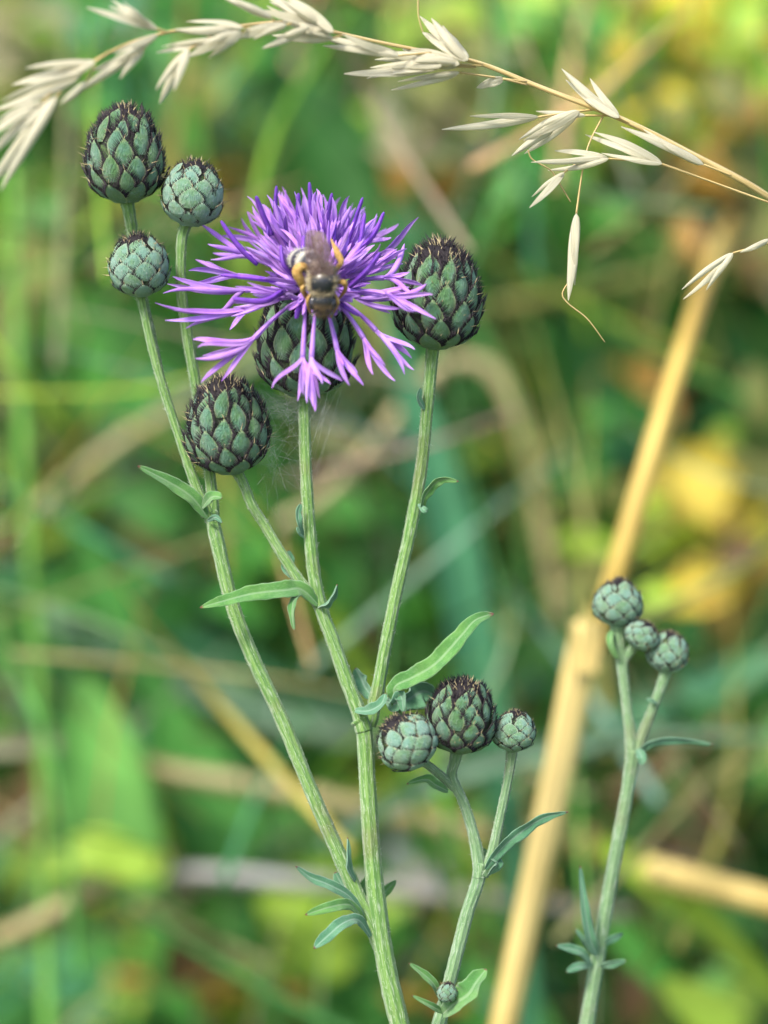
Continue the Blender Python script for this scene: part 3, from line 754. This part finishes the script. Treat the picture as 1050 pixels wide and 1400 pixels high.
# ================================================================== bee
def bee():
    base = P(440, 390, -.015)
    body = MB()
    # (x, y, dz, radius px across, colour) along the spine from mouth to tail
    dark = (.020, .022, .027); tan_ = (.20, .15, .08); pale = (.55, .52, .43); brown = (.13, .085, .045)
    SC = .86
    S = [(441, 431, -.0165, 3, brown), (441, 428, -.0175, 9, tan_), (441, 423, -.0185, 14, dark), (441, 417, -.0190, 17.5, brown), (441, 411, -.0195, 19, dark), (441, 404, -.0195, 16.5, dark), (441, 400, -.0195, 10, tan_),
         (441, 397, -.0200, 15, tan_), (441, 392, -.0205, 19.5, dark), (441, 384, -.0210, 21.5, dark), (440, 376, -.0205, 19.5, tan_), (438, 370, -.0195, 13, tan_), (435, 366, -.0185, 10, brown),
         (431, 363, -.0180, 16, dark), (426, 360, -.0172, 20.5, dark), (421, 358, -.0160, 21.5, pale), (418.5, 357, -.0152, 21.5, dark), (414, 355.5, -.0140, 20.5, dark), (410.5, 354, -.0128, 19, pale), (408, 353, -.0120, 18, dark), (403, 352, -.0100, 13, dark), (399, 351, -.0085, 5, dark)]
    path = [P(a[0], a[1], a[2]) for a in S]
    T, N = frames(path); SEG = 20
    for i, a in enumerate(S):
        B = T[i].cross(N[i]); r = px_size(a[3] * SC, a[2])
        flat = .86
        for j in range(SEG):
            th = 2 * math.pi * j / SEG
            c = a[4]
            if i in (8, 9) : c = dark if math.cos(th) > .45 else tan_          # bald dark back between tan hair
            if i in (3, 4, 5) and math.cos(th) < .25: c = brown
            body.vert(path[i] + (N[i] * math.cos(th) * flat + B * math.sin(th)) * r, (j / SEG, i / len(S)), c)
    for i in range(len(S) - 1):
        for j in range(SEG):
            a = i * SEG + j; b = i * SEG + (j + 1) % SEG
            body.face((a, b, b + SEG, a + SEG))
    body.face(tuple(reversed(range(SEG)))); body.face(tuple((len(S) - 1) * SEG + j for j in range(SEG)))
    mb_ = plain('bee_body', (.9, .9, .9), (1.1, 1.1, 1.1), 900, .32, 0, .5, attr=True)
    t = thing('bee', base, 'small furry bee with dark banded body feeding on the purple flower', 'bee')
    bo = body.build('body', mb_, t)
    sub = bo.modifiers.new('sub', 'SUBSURF'); sub.levels = 1; sub.render_levels = 2
    # eyes
    mdark = plain('bee_eye', (.01, .01, .013), (.03, .025, .03), 900, .18, 0, .6)
    for s in (-1, 1):
        e = MB(); c = P(441 + s * 13, 414, -.0195); rx, ry = px_size(6), px_size(10)
        for i in range(9):
            for j in range(12):
                u, v = math.pi * i / 8, 2 * math.pi * j / 12
                e.vert(c + RIGHT * (math.sin(u) * math.cos(v) * rx) + UP * (math.cos(u) * ry) - FWD * (math.sin(u) * math.sin(v) * rx))
        for i in range(8):
            for j in range(12):
                e.face((i * 12 + j, i * 12 + (j + 1) % 12, (i + 1) * 12 + (j + 1) % 12, (i + 1) * 12 + j))
        e.build('eye', mdark, t)
    # fur
    fur = MB()
    for i, a in enumerate(S):
        B = T[i].cross(N[i]); r = px_size(a[3] * SC, a[2])
        thor = 6 <= i <= 11
        furry = thor or i in (1, 2, 3) or a[4] == pale or i == 12
        if not furry: continue
        for q in range(520 if thor else 260):
            th = random.uniform(0, 2 * math.pi)
            if i in (8, 9) and math.cos(th) > .5 and random.random() < .93: continue
            p = path[i] + T[i] * random.uniform(-.0005, .0005) + (N[i] * math.cos(th) * .86 + B * math.sin(th)) * r * .97
            nn = N[i] * math.cos(th) + B * math.sin(th)
            d = nn + T[i] * random.uniform(-.2, .9) + V((J(1), J(1), J(1))) * .35
            base_c = (.54, .46, .30) if thor else ((.25, .18, .10) if i < 5 else (.60, .58, .50))
            k = random.uniform(.7, 1.15)
            spine(fur, p, d, random.uniform(.0007, .0016) * (1 if thor else .6), .00004, 0, tuple(x * k for x in base_c))
    mf = plain('bee_fur', (.85, .85, .85), (1.1, 1.1, 1.1), 500, .6, .25, .3, attr=True)
    fo = fur.build('fur', mf, t); fo['kind'] = 'stuff'
    # wings
    m, nt, out = new_mat('bee_wing')
    uvn = node(nt, 'ShaderNodeTexVoronoi', feature='DISTANCE_TO_EDGE'); uvn.inputs['Scale'].default_value = 1
    lk(nt, coords(nt, 'UV', (3.2, 4.5, 1)), uvn.inputs['Vector'])
    vein = ramp(nt, uvn.outputs['Distance'], .05, .02)
    c = mixc(nt, vein, (.20, .15, .15), (.08, .045, .03))
    p = node(nt, 'ShaderNodeBsdfPrincipled'); lk(nt, c, p.inputs['Base Color']); p.inputs['Roughness'].default_value = .42; p.inputs['Specular IOR Level'].default_value = .2
    tr = node(nt, 'ShaderNodeBsdfTransparent'); tr.inputs['Color'].default_value = (.93, .88, .9, 1)
    mx = node(nt, 'ShaderNodeMixShader'); lk(nt, mth(nt, 'ADD', mth(nt, 'MULTIPLY', vein, .45), .40), mx.inputs[0])
    lk(nt, tr.outputs[0], mx.inputs[1]); lk(nt, p.outputs[0], mx.inputs[2]); lk(nt, mx.outputs[0], out.inputs['Surface'])
    for pts, wd, rl in (([(432, 376, -.0225), (430, 352, -.0235), (429, 332, -.0235), (428, 314, -.0225)], 27, 10), ([(450, 376, -.0225), (446, 355, -.0240), (440, 335, -.0245), (434, 317, -.0235)], 24, -25)):
        ss = spline(pts, 6); pt = [P(*a) for a in ss]; n = len(pt)
        hw = [px_size(wd) / 2 * (.22 + .78 * math.sin(math.pi * min(1, .08 + .80 * (i / (n - 1)) ** .9)) ** .7) * (.25 if i == n - 1 else (.72 if i == n - 2 else 1)) for i in range(n)]
        g = MB(); leaf_shape(g, pt, hw, rl, .15, .00004, 6, 0); g.build('wing', m, t)
    # legs, the hind pair dusted with orange pollen
    ml = plain('bee_leg', (.30, .17, .05), (.52, .33, .10), 700, .5, 0, .3)
    mp = plain('pollen', (.36, .20, .05), (.55, .36, .13), 1500, .8, .1, .2, bump=.0004)
    LEG = [([(428, 374, -.018, 5), (414, 364, -.021, 11), (406, 371, -.021, 15), (411, 384, -.020, 13), (416, 398, -.018, 5), (421, 404, -.016, 3)], mp),
           ([(452, 374, -.018, 5), (466, 360, -.020, 9), (461, 346, -.019, 10), (455, 332, -.017, 4), (453, 327, -.016, 2.5)], mp),
           ([(427, 386, -.018, 4), (414, 392, -.020, 6), (416, 404, -.018, 5), (424, 412, -.016, 3)], ml),
           ([(456, 386, -.018, 4), (470, 386, -.021, 8), (472, 396, -.018, 6), (464, 408, -.015, 3)], mp),
           ([(430, 396, -.018, 4), (421, 410, -.019, 6), (423, 424, -.017, 4), (428, 432, -.015, 2.5)], ml),
           ([(453, 396, -.018, 4), (462, 412, -.019, 5), (457, 426, -.016, 3), (452, 434, -.015, 2.5)], ml)]
    for pts, mm in LEG:
        pth, rd = pxpath(pts, 6); g = MB(); tube(g, pth, rd, 8); g.build('leg', mm, t)
    for s in (-1, 1):
        pth, rd = pxpath([(441 + s * 6, 424, -.0205, 3), (441 + s * 13, 428, -.0225, 2.4), (441 + s * 17, 439, -.0225, 2.2)], 6)
        g = MB(); tube(g, pth, rd, 6); g.build('antenna', mdark, t)
bee()

# ================================================================== cobweb below the flower
wb = MB()
for q in range(90):
    if random.random() < .45:
        a = (random.gauss(372, 12), random.gauss(545, 14), J(.006)); b = (random.gauss(405, 14), random.gauss(555, 18), J(.006))
    else:
        a = (random.gauss(360, 8), random.gauss(600, 30), J(.006)); b = (414 + J(4), random.uniform(545, 660), J(.004))
        if random.random() < .4: b = (random.gauss(385, 12), random.gauss(665, 22), J(.006))
    m_ = ((a[0] + b[0]) / 2 + J(10), (a[1] + b[1]) / 2 + J(10), (a[2] + b[2]) / 2)
    s = spline([a, m_, b], 4)
    tube(wb, [P(*x) for x in s], [.000014] * len(s), 3, cap=False)
for q in range(14):
    a = (460 + J(12), 520 + J(15), J(.004)); b = (424 + J(4), random.uniform(560, 680), J(.004))
    tube(wb, [P(*a), P(*b)], [.000012] * 2, 3, cap=False)
wo = wb.build('spider_web', M_silk)
tag(wo, 'wispy white cobweb strung between the bud and the flowering stem', 'cobweb')

# ================================================================== background stalks, blades and leaves
C = {'green': (.075, .275, .045), 'dark': (.032, .135, .022), 'teal': (.065, .24, .11), 'lime': (.29, .45, .045), 'yellow': (.60, .47, .05), 'ochre': (.46, .26, .06),
     'brown': (.13, .08, .035), 'straw': (.62, .50, .21), 'gold': (.50, .38, .11), 'tan': (.33, .30, .17), 'olive': (.19, .21, .06), 'pale': (.34, .33, .22), 'paleteal': (.22, .36, .24), 'grey': (.30, .31, .34), 'light': (.17, .44, .09)}
def stalk(pts, dz, wid, colr, label, ground=False, name='dry_stalk', cat='stalk', n=6):
    full = [(p[0], p[1], p[2] if len(p) > 2 else dz, p[3] if len(p) > 3 else wid) for p in pts]
    path, rad = pxpath(full, n)
    if ground: ground_tail(path, rad, lean=.2)
    mb = MB(); tube(mb, path, rad, 12, 6, .03, color=C[colr])
    return tag(mb.build(name, M_bgstraw), label, cat)
def blade(pts, dz, wid, colr, label, name='grass_blade', cat='grass blade', ground=False, roll=25, peak=.3, cat_pow=.8, taper=True):
    full = [(p[0], p[1], p[2] if len(p) > 2 else dz) for p in pts]
    s = spline(full, 7); path = [P(*a) for a in s]; n = len(path)
    hw = []
    for i in range(n):
        t = i / (n - 1)
        v = (.5 + .5 * math.sin(min(1, t / peak) * math.pi / 2)) * (max(.03, 1 - max(0, (t - peak) / (1 - peak)) ** 2.4) if taper else 1)
        hw.append(px_size(wid, s[i][2]) / 2 * v)
    if ground:
        rp, rh = list(reversed(path)), list(reversed(hw)); ground_tail(rp, rh, lean=.3); path, hw = list(reversed(rp)), list(reversed(rh))
    mb = MB(); leaf_shape(mb, path, hw, roll, .35, .0004, 6, .03, color=C[colr], rib=.1)
    return tag(mb.build(name, M_bg), label, cat)
stalk([(1000, 300, .30, 22), (962, 395, .18, 26), (918, 530, .14, 29), (870, 690, .13, 31), (838, 800, .13, 32), (815, 880, .14, 32)], .13, 30, 'gold', 'upper golden straw stalk leaning behind the three tiny pale buds')
stalk([(803, 850, .125, 34), (800, 866, .125, 40), (790, 920, .125, 44), (765, 1050, .125, 45), (730, 1210, .125, 42), (685, 1420, .125, 40)], .085, 52, 'straw', 'thick broken golden straw stalk with a blunt torn top', True)
torn = [o for o in col.objects if o.get('label', '').startswith('thick broken')][0]
for x0, x1, y1, wd in ((786, 780, 846, 18), (796, 797, 822, 16), (806, 812, 838, 15), (815, 824, 826, 10)):
    pts = spline([(x0 - 2, 920, .119), ((x0 + x1) / 2, 872, .118), (x1, y1, .116)], 5)
    fm = MB(); leaf_shape(fm, [P(*p) for p in pts], [px_size(wd, .1) / 2 * max(.12, 1 - (i / (len(pts) - 1)) ** 2) for i in range(len(pts))], J(30), .4, .0006, 4, .1, color=C['straw'])
    fm.build('torn_fibre', M_bgstraw, torn)
stalk([(790, 1150, .34), (850, 1178, .26), (930, 1200, .20), (1080, 1240, .16), (1200, 1275, .14)], .13, 40, 'straw', 'golden straw lying level low beside the slender pale stem', name='dry_stalk')
stalk([(150, 1030), (230, 1055), (350, 1075), (480, 1100), (620, 1130), (760, 1150)], .280, 28, 'tan', 'tan straw lying across behind the lower main stem', name='dry_stalk')
stalk([(-60, 1310), (40, 1265), (120, 1222), (190, 1190), (235, 1172)], .260, 30, 'tan', 'tan straw slanting up over the grey twig')
stalk([(170, 1215), (260, 1195), (400, 1205), (560, 1218), (720, 1235), (860, 1250)], .280, 24, 'grey', 'grey fallen twig lying low behind the main stem', name='fallen_twig', cat='twig')
stalk([(-60, 800), (60, 690), (150, 615), (240, 560), (330, 505), (430, 470)], .340, 22, 'tan', 'tan straw slanting behind the left pair of thin branches')
stalk([(380, 720), (450, 672), (510, 610), (560, 545), (600, 505), (650, 495), (690, 530), (720, 620), (745, 740), (765, 850)], .320, 22, 'tan', 'dry bent stem arching like a hook behind the right bud', name='bent_stem')
stalk([(680, 250), (690, 400), (700, 480), (715, 580), (740, 720), (790, 900), (880, 1200)], .420, 24, 'olive', 'upright drab olive stem crossing the hooked dry stem', True, 'upright_stem')
stalk([(560, 440), (680, 420), (820, 392), (940, 365), (1100, 320)], .360, 24, 'olive', 'olive straw lying level behind the hanging oat spikelet')
stalk([(780, 180), (880, 255), (960, 320), (1060, 395), (1200, 490)], .420, 34, 'pale', 'pale thick straw slanting down behind the arching grass stalk')
stalk([(620, 900), (700, 860), (800, 795), (900, 730), (1060, 640), (1200, 560)], .380, 30, 'olive', 'olive straw slanting up behind the golden stalk')
stalk([(20, 230), (22, 400), (30, 560), (42, 760), (52, 900), (60, 1100), (66, 1420)], .26, 17, 'light', 'straight thin light green stem standing apart beside the oval leaf', True, 'upright_stem')
stalk([(380, -40), (440, 10), (490, 60), (560, 160), (600, 240)], .500, 34, 'pale', 'pale dry stem slanting behind the top of the grass stalk')
stalk([(830, 1090), (900, 1055), (960, 1015), (990, 985)], .320, 28, 'brown', 'short brown stub slanting behind the slender pale stem', name='broken_twig', cat='twig')
stalk([(150, 1335), (260, 1345), (380, 1358), (480, 1362), (640, 1372)], .360, 20, 'ochre', 'ochre straw lying lowest near the soil')
blade([(440, 1150), (560, 1080), (660, 1040), (760, 1020), (900, 1000), (1100, 1010)], .24, 46, 'paleteal', 'pale blue-green blade lying level behind the tiny buds')
blade([(700, 1180), (640, 860), (600, 680), (560, 540), (520, 400)], .26, 80, 'teal', 'broad blue-green blade rising beside the right flowering branch', ground=True)
blade([(720, 1420), (640, 1180), (540, 990), (450, 850), (330, 700)], .36, 56, 'lime', 'yellow-green blade slanting behind the middle fork', ground=True)
blade([(-80, 760), (100, 800), (230, 860), (400, 930), (560, 1010)], .360, 44, 'teal', 'blue-green blade drooping behind the long left branch')
blade([(60, 830), (200, 900), (350, 960), (500, 1000), (650, 1010)], .34, 70, 'paleteal', 'pale green blade lying across the long left branch')
blade([(820, 1150), (900, 1200), (1000, 1290), (1120, 1420)], .22, 54, 'lime', 'bright green blade slanting below the level golden straw')
blade([(840, 1260), (920, 1340), (1040, 1440)], .26, 60, 'green', 'deep green blade under the bright green blade')
blade([(1080, 900), (960, 940), (820, 1000), (700, 1060)], .34, 50, 'teal', 'dim blue-green blade level behind the smallest bud')
blade([(330, 1200), (240, 1000), (160, 840), (60, 640)], .32, 60, 'green', 'green blade slanting beside the upright light green stem', ground=True)
blade([(620, 1420), (660, 1250), (760, 1120), (860, 1040)], .38, 60, 'green', 'green blade behind the thick golden stalk', ground=True)
blade([(-40, 1020), (30, 1015), (80, 1010)], .26, 36, 'pale', 'pale dry blade behind the upright light green stem', taper=False)
def broad(pts, dz, wid, colr, label, **kw):
    return blade(pts, dz, wid, colr, label, 'broad_leaf', 'leaf', peak=.45, **kw)
broad([(190, 1230), (150, 1130), (125, 1030), (110, 920)], .27, 150, 'light', 'large light green oval leaf beside the upright light green stem', roll=15)
broad([(330, 1180), (280, 1100), (240, 1030), (215, 960)], .30, 140, 'green', 'deep green oval leaf behind the long left branch')
broad([(230, 1190), (170, 1180), (120, 1165), (60, 1200)], .25, 70, 'lime', 'small yellow-green leaf above the slanting tan straw')
broad([(250, 600), (160, 520), (110, 470), (60, 420)], .42, 190, 'green', 'big green leaf behind the small rounded left bud')
broad([(900, 620), (820, 540), (790, 490), (740, 430)], .44, 170, 'green', 'big green leaf below the hanging oat spikelet')
broad([(1120, 560), (1040, 520), (980, 500), (930, 470)], .46, 150, 'green', 'green leaf behind the top of the golden stalk')
broad([(660, 680), (620, 600), (600, 560), (570, 500)], .46, 150, 'dark', 'dark green leaf behind the right flowering branch')
broad([(490, 380), (440, 250), (420, 190), (390, 100)], .34, 190, 'dark', 'large dark green leaf above the purple flower')
broad([(600, 420), (560, 300), (535, 240), (500, 150)], .48, 150, 'green', 'green leaf standing above the right bud')
broad([(280, 200), (200, 110), (170, 80), (110, 20)], .50, 190, 'teal', 'blue-green leaf behind the left dry spikelets')
broad([(1060, 1090), (1020, 1020), (990, 960), (970, 900)], .42, 150, 'green', 'green leaf behind the three tiny pale buds')
broad([(470, 1330), (430, 1280), (400, 1260), (350, 1230)], .30, 90, 'lime', 'lime leaf low behind the split leaf tuft')
broad([(1010, 1420), (970, 1390), (940, 1370), (900, 1340)], .22, 70, 'lime', 'lime leaf low beside the deep green blade')

# ------------------------------------------------------------------ masses of foliage
def leaf_quad(mb, p, size, colr, face_bias=.6):
    d = V((J(1), J(1), J(.8))).normalized()
    nrm = (V((J(1), J(1), J(1))) + (-FWD) * face_bias + V((0, 0, face_bias * 1.2))).normalized()
    d = (d - nrm * d.dot(nrm)).normalized(); s = nrm.cross(d)
    k = random.uniform(.75, 1.25)
    c = tuple(x * k for x in colr)
    L, W = size, size * random.uniform(.22, .36)
    prev = None
    for i in range(6):
        t = i / 5; ww = W * math.sin(math.pi * min(1, .06 + .94 * t)) ** .8 if i < 5 else W * .03
        drop = nrm * (-.28 * L * t * t)
        row = [mb.vert(p + d * (L * (t - .5)) + s * (x * ww) + nrm * (.18 * ww * abs(x)) + drop, (x, t), c) for x in (-1, 0, 1)]
        if prev: 
            mb.face((prev[0], prev[1], row[1], row[0])); mb.face((prev[1], prev[2], row[2], row[1]))
        prev = row
def pick(w):
    r = random.random() * sum(w.values())
    for k, v in w.items():
        r -= v
        if r <= 0: return k
    return k
PATCH = [  # x, y, radius px, colours, leaves
    (30, 60, 70, {'olive': 2, 'tan': 1}, 16), (220, 80, 120, {'green': 2, 'teal': 1}, 20), (290, 110, 60, {'olive': 2, 'green': 1}, 10), (590, 50, 90, {'olive': 2, 'lime': 1}, 22),
    (780, 40, 110, {'olive': 2, 'lime': 1.5, 'green': 1}, 24), (930, 50, 90, {'yellow': 2, 'lime': 1, 'ochre': 1}, 26), (1020, 40, 80, {'lime': 2, 'yellow': 2}, 22), (850, 130, 70, {'lime': 2, 'yellow': 1}, 14),
    (970, 140, 80, {'ochre': 2, 'olive': 1, 'yellow': 2}, 18), (1040, 150, 60, {'light': 2, 'lime': 1}, 10), (590, 230, 60, {'ochre': 2, 'tan': 2}, 16), (550, 165, 40, {'pale': 1}, 7), (640, 130, 60, {'tan': 1, 'olive': 1}, 9),
    (720, 220, 70, {'lime': 1, 'olive': 1, 'green': 1}, 10), (1000, 290, 90, {'brown': 1, 'olive': 2, 'ochre': 1}, 18), (240, 255, 70, {'ochre': 1, 'olive': 2, 'green': 1}, 9), (100, 310, 60, {'tan': 1, 'olive': 1, 'green': 1}, 6),
    (40, 320, 90, {'green': 2, 'olive': 1}, 14), (10, 470, 60, {'olive': 1, 'brown': 1}, 8), (930, 350, 70, {'olive': 2, 'green': 1, 'ochre': 1}, 10), (890, 530, 45, {'brown': 2, 'ochre': 1}, 8), (700, 640, 50, {'ochre': 1, 'olive': 1, 'brown': 1}, 5),
    (350, 700, 80, {'brown': 1, 'dark': 2}, 9), (210, 760, 80, {'brown': 1, 'dark': 2, 'green': 1}, 10), (350, 760, 70, {'green': 2}, 10), (500, 760, 90, {'dark': 3, 'green': 1}, 16), (960, 690, 70, {'yellow': 3, 'lime': 1}, 20),
    (1010, 750, 70, {'ochre': 1, 'yellow': 1, 'brown': 1}, 16), (985, 840, 24, {'ochre': 1}, 2), (800, 700, 60, {'olive': 1, 'lime': 1}, 8), (600, 900, 90, {'brown': 1, 'dark': 2, 'green': 1}, 12), (760, 900, 70, {'dark': 2, 'teal': 1}, 12),
    (940, 920, 80, {'dark': 2, 'brown': 1}, 14), (1000, 1000, 70, {'green': 2, 'dark': 1}, 10), (60, 860, 90, {'green': 2, 'dark': 1}, 14), (20, 1100, 70, {'brown': 1, 'dark': 1}, 10), (960, 1120, 80, {'dark': 2, 'brown': 1}, 14),
    (680, 1090, 80, {'green': 1, 'light': 1}, 10), (560, 1220, 60, {'green': 1, 'grey': 1}, 5), (680, 1250, 60, {'brown': 1, 'tan': 1, 'green': 1}, 6), (420, 1270, 80, {'lime': 2, 'light': 1}, 14), (170, 1330, 80, {'green': 2, 'lime': 1}, 12),
    (300, 1300, 70, {'green': 1, 'brown': 1}, 10), (60, 1370, 70, {'teal': 1, 'dark': 1}, 10), (480, 1380, 60, {'dark': 2, 'green': 1}, 9), (820, 1360, 70, {'green': 1, 'dark': 1, 'brown': 1}, 10), (960, 1370, 60, {'lime': 1, 'light': 1}, 8),
    (660, 1370, 60, {'green': 2}, 8), (450, 640, 70, {'brown': 1, 'olive': 1, 'dark': 1}, 9), (850, 620, 80, {'green': 2, 'dark': 1}, 10), (760, 300, 90, {'green': 2, 'light': 1}, 14), (1040, 600, 60, {'green': 1, 'olive': 1}, 8)]
fol = MB()
for x, y, r, cs, cnt in PATCH:
    for q in range(int(cnt * 2.0)):
        a = random.uniform(0, 6.283); rr = r * math.sqrt(random.random())
        dz = random.uniform(.32, .56)
        p = P(x + rr * math.cos(a), y + rr * math.sin(a), dz)
        p.z = max(p.z, .012)
        leaf_quad(fol, p, random.uniform(.012, .028), C[pick(cs)])
fo = fol.build('meadow_foliage', M_bg)
tag(fo, 'patchy undergrowth of green, yellow and withered leaves behind the knapweed', kind='stuff')
far = MB()
mixg = {'green': 5, 'dark': 2.6, 'teal': 1.4, 'lime': 1.2, 'olive': 1.2, 'brown': .35, 'light': 1.5}
for q in range(6500):
    dz = .46 + 1.6 * random.random() ** 1.8
    p = P(random.uniform(-700, 1750), random.uniform(-260, 1500), dz)
    if p.z < .012:
        p.z = random.uniform(.012, .06)
    leaf_quad(far, p, random.uniform(.018, .045), C[pick(mixg)])
for q in range(2600):       # low cover around the foot of the plants, also beside the camera's view
    p = V((random.uniform(-1.2, 1.2), random.uniform(-.15, 2.4), random.uniform(.008, .09)))
    if p.y < .25: p.z = random.uniform(.008, .05)
    leaf_quad(far, p, random.uniform(.02, .05), C[pick(mixg)], .9)
for q in range(2200):       # bank of taller herbs farther back
    y = random.uniform(2.2, 7)
    p = V((random.uniform(-2.6, 2.6), y, abs(random.gauss(0, .22)) + .02))
    leaf_quad(far, p, random.uniform(.06, .13), C[pick(mixg)])
fo = far.build('meadow_undergrowth', M_bg)
tag(fo, 'deep blurred mass of green leaves filling the meadow', kind='stuff')

# fine grass between the leaves
gr_ = MB()
gw = {'pale': 1.6, 'straw': .8, 'tan': 1.2, 'olive': 2, 'lime': 1.8, 'green': 3, 'dark': 3.5, 'teal': 1.5, 'paleteal': 1.2, 'light': 1.5, 'gold': .5}
for q in range(620):
    dz = random.uniform(.20, .60)
    x, y = random.uniform(-150, 1200), random.uniform(-50, 1450)
    L = random.uniform(250, 620); a = random.gauss(90, 38) if random.random() < .72 else random.uniform(0, 180)
    dx, dy = math.cos(R(a)) * L / 2, -math.sin(R(a)) * L / 2
    bx, by = J(50), J(30)
    pts = spline([(x - dx, y - dy, dz + J(.05)), (x + bx, y + by, dz), (x + dx, y + dy, dz + J(.06))], 5)
    path = [P(*p) for p in pts]
    if min(p.z for p in path) < .005: continue
    wd = px_size(random.uniform(4, 15), dz) / 2; n = len(path)
    leaf_shape(gr_, path, [wd * max(.08, 1 - (i / (n - 1)) ** 2.2) for i in range(n)], random.uniform(-60, 60), .3, .0003, 2, color=tuple(c * random.uniform(.8, 1.2) for c in C[pick(gw)]))
tag(gr_.build('meadow_grass', M_bg), 'loose tangle of thin green and dry grass blades behind the knapweed', kind='stuff')
# pale and yellow leaflets added as soft round highlights, light put into their colour
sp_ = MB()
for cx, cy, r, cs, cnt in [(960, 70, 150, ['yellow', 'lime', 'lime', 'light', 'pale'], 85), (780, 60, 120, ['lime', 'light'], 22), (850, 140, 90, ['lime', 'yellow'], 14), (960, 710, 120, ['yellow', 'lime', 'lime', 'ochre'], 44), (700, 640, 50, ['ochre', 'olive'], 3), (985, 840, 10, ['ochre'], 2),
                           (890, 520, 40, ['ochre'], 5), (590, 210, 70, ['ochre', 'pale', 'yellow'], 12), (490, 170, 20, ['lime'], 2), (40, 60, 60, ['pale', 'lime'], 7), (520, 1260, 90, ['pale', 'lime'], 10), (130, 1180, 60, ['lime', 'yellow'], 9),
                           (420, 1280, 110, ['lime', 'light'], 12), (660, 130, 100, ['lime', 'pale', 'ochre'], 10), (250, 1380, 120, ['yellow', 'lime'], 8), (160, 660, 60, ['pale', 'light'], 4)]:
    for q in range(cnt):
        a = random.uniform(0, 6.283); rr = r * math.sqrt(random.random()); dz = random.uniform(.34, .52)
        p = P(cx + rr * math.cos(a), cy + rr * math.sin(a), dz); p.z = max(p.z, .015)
        leaf_quad(sp_, p, random.uniform(.009, .016), tuple(min(.85, c * 1.5) for c in C[random.choice(cs)]), 1.6)  # leaf colour raised to imitate lit spots
tag(sp_.build('highlight_leaflets', M_bg), 'scattered small yellow and pale leaflets added as bright highlights in the undergrowth', kind='stuff')
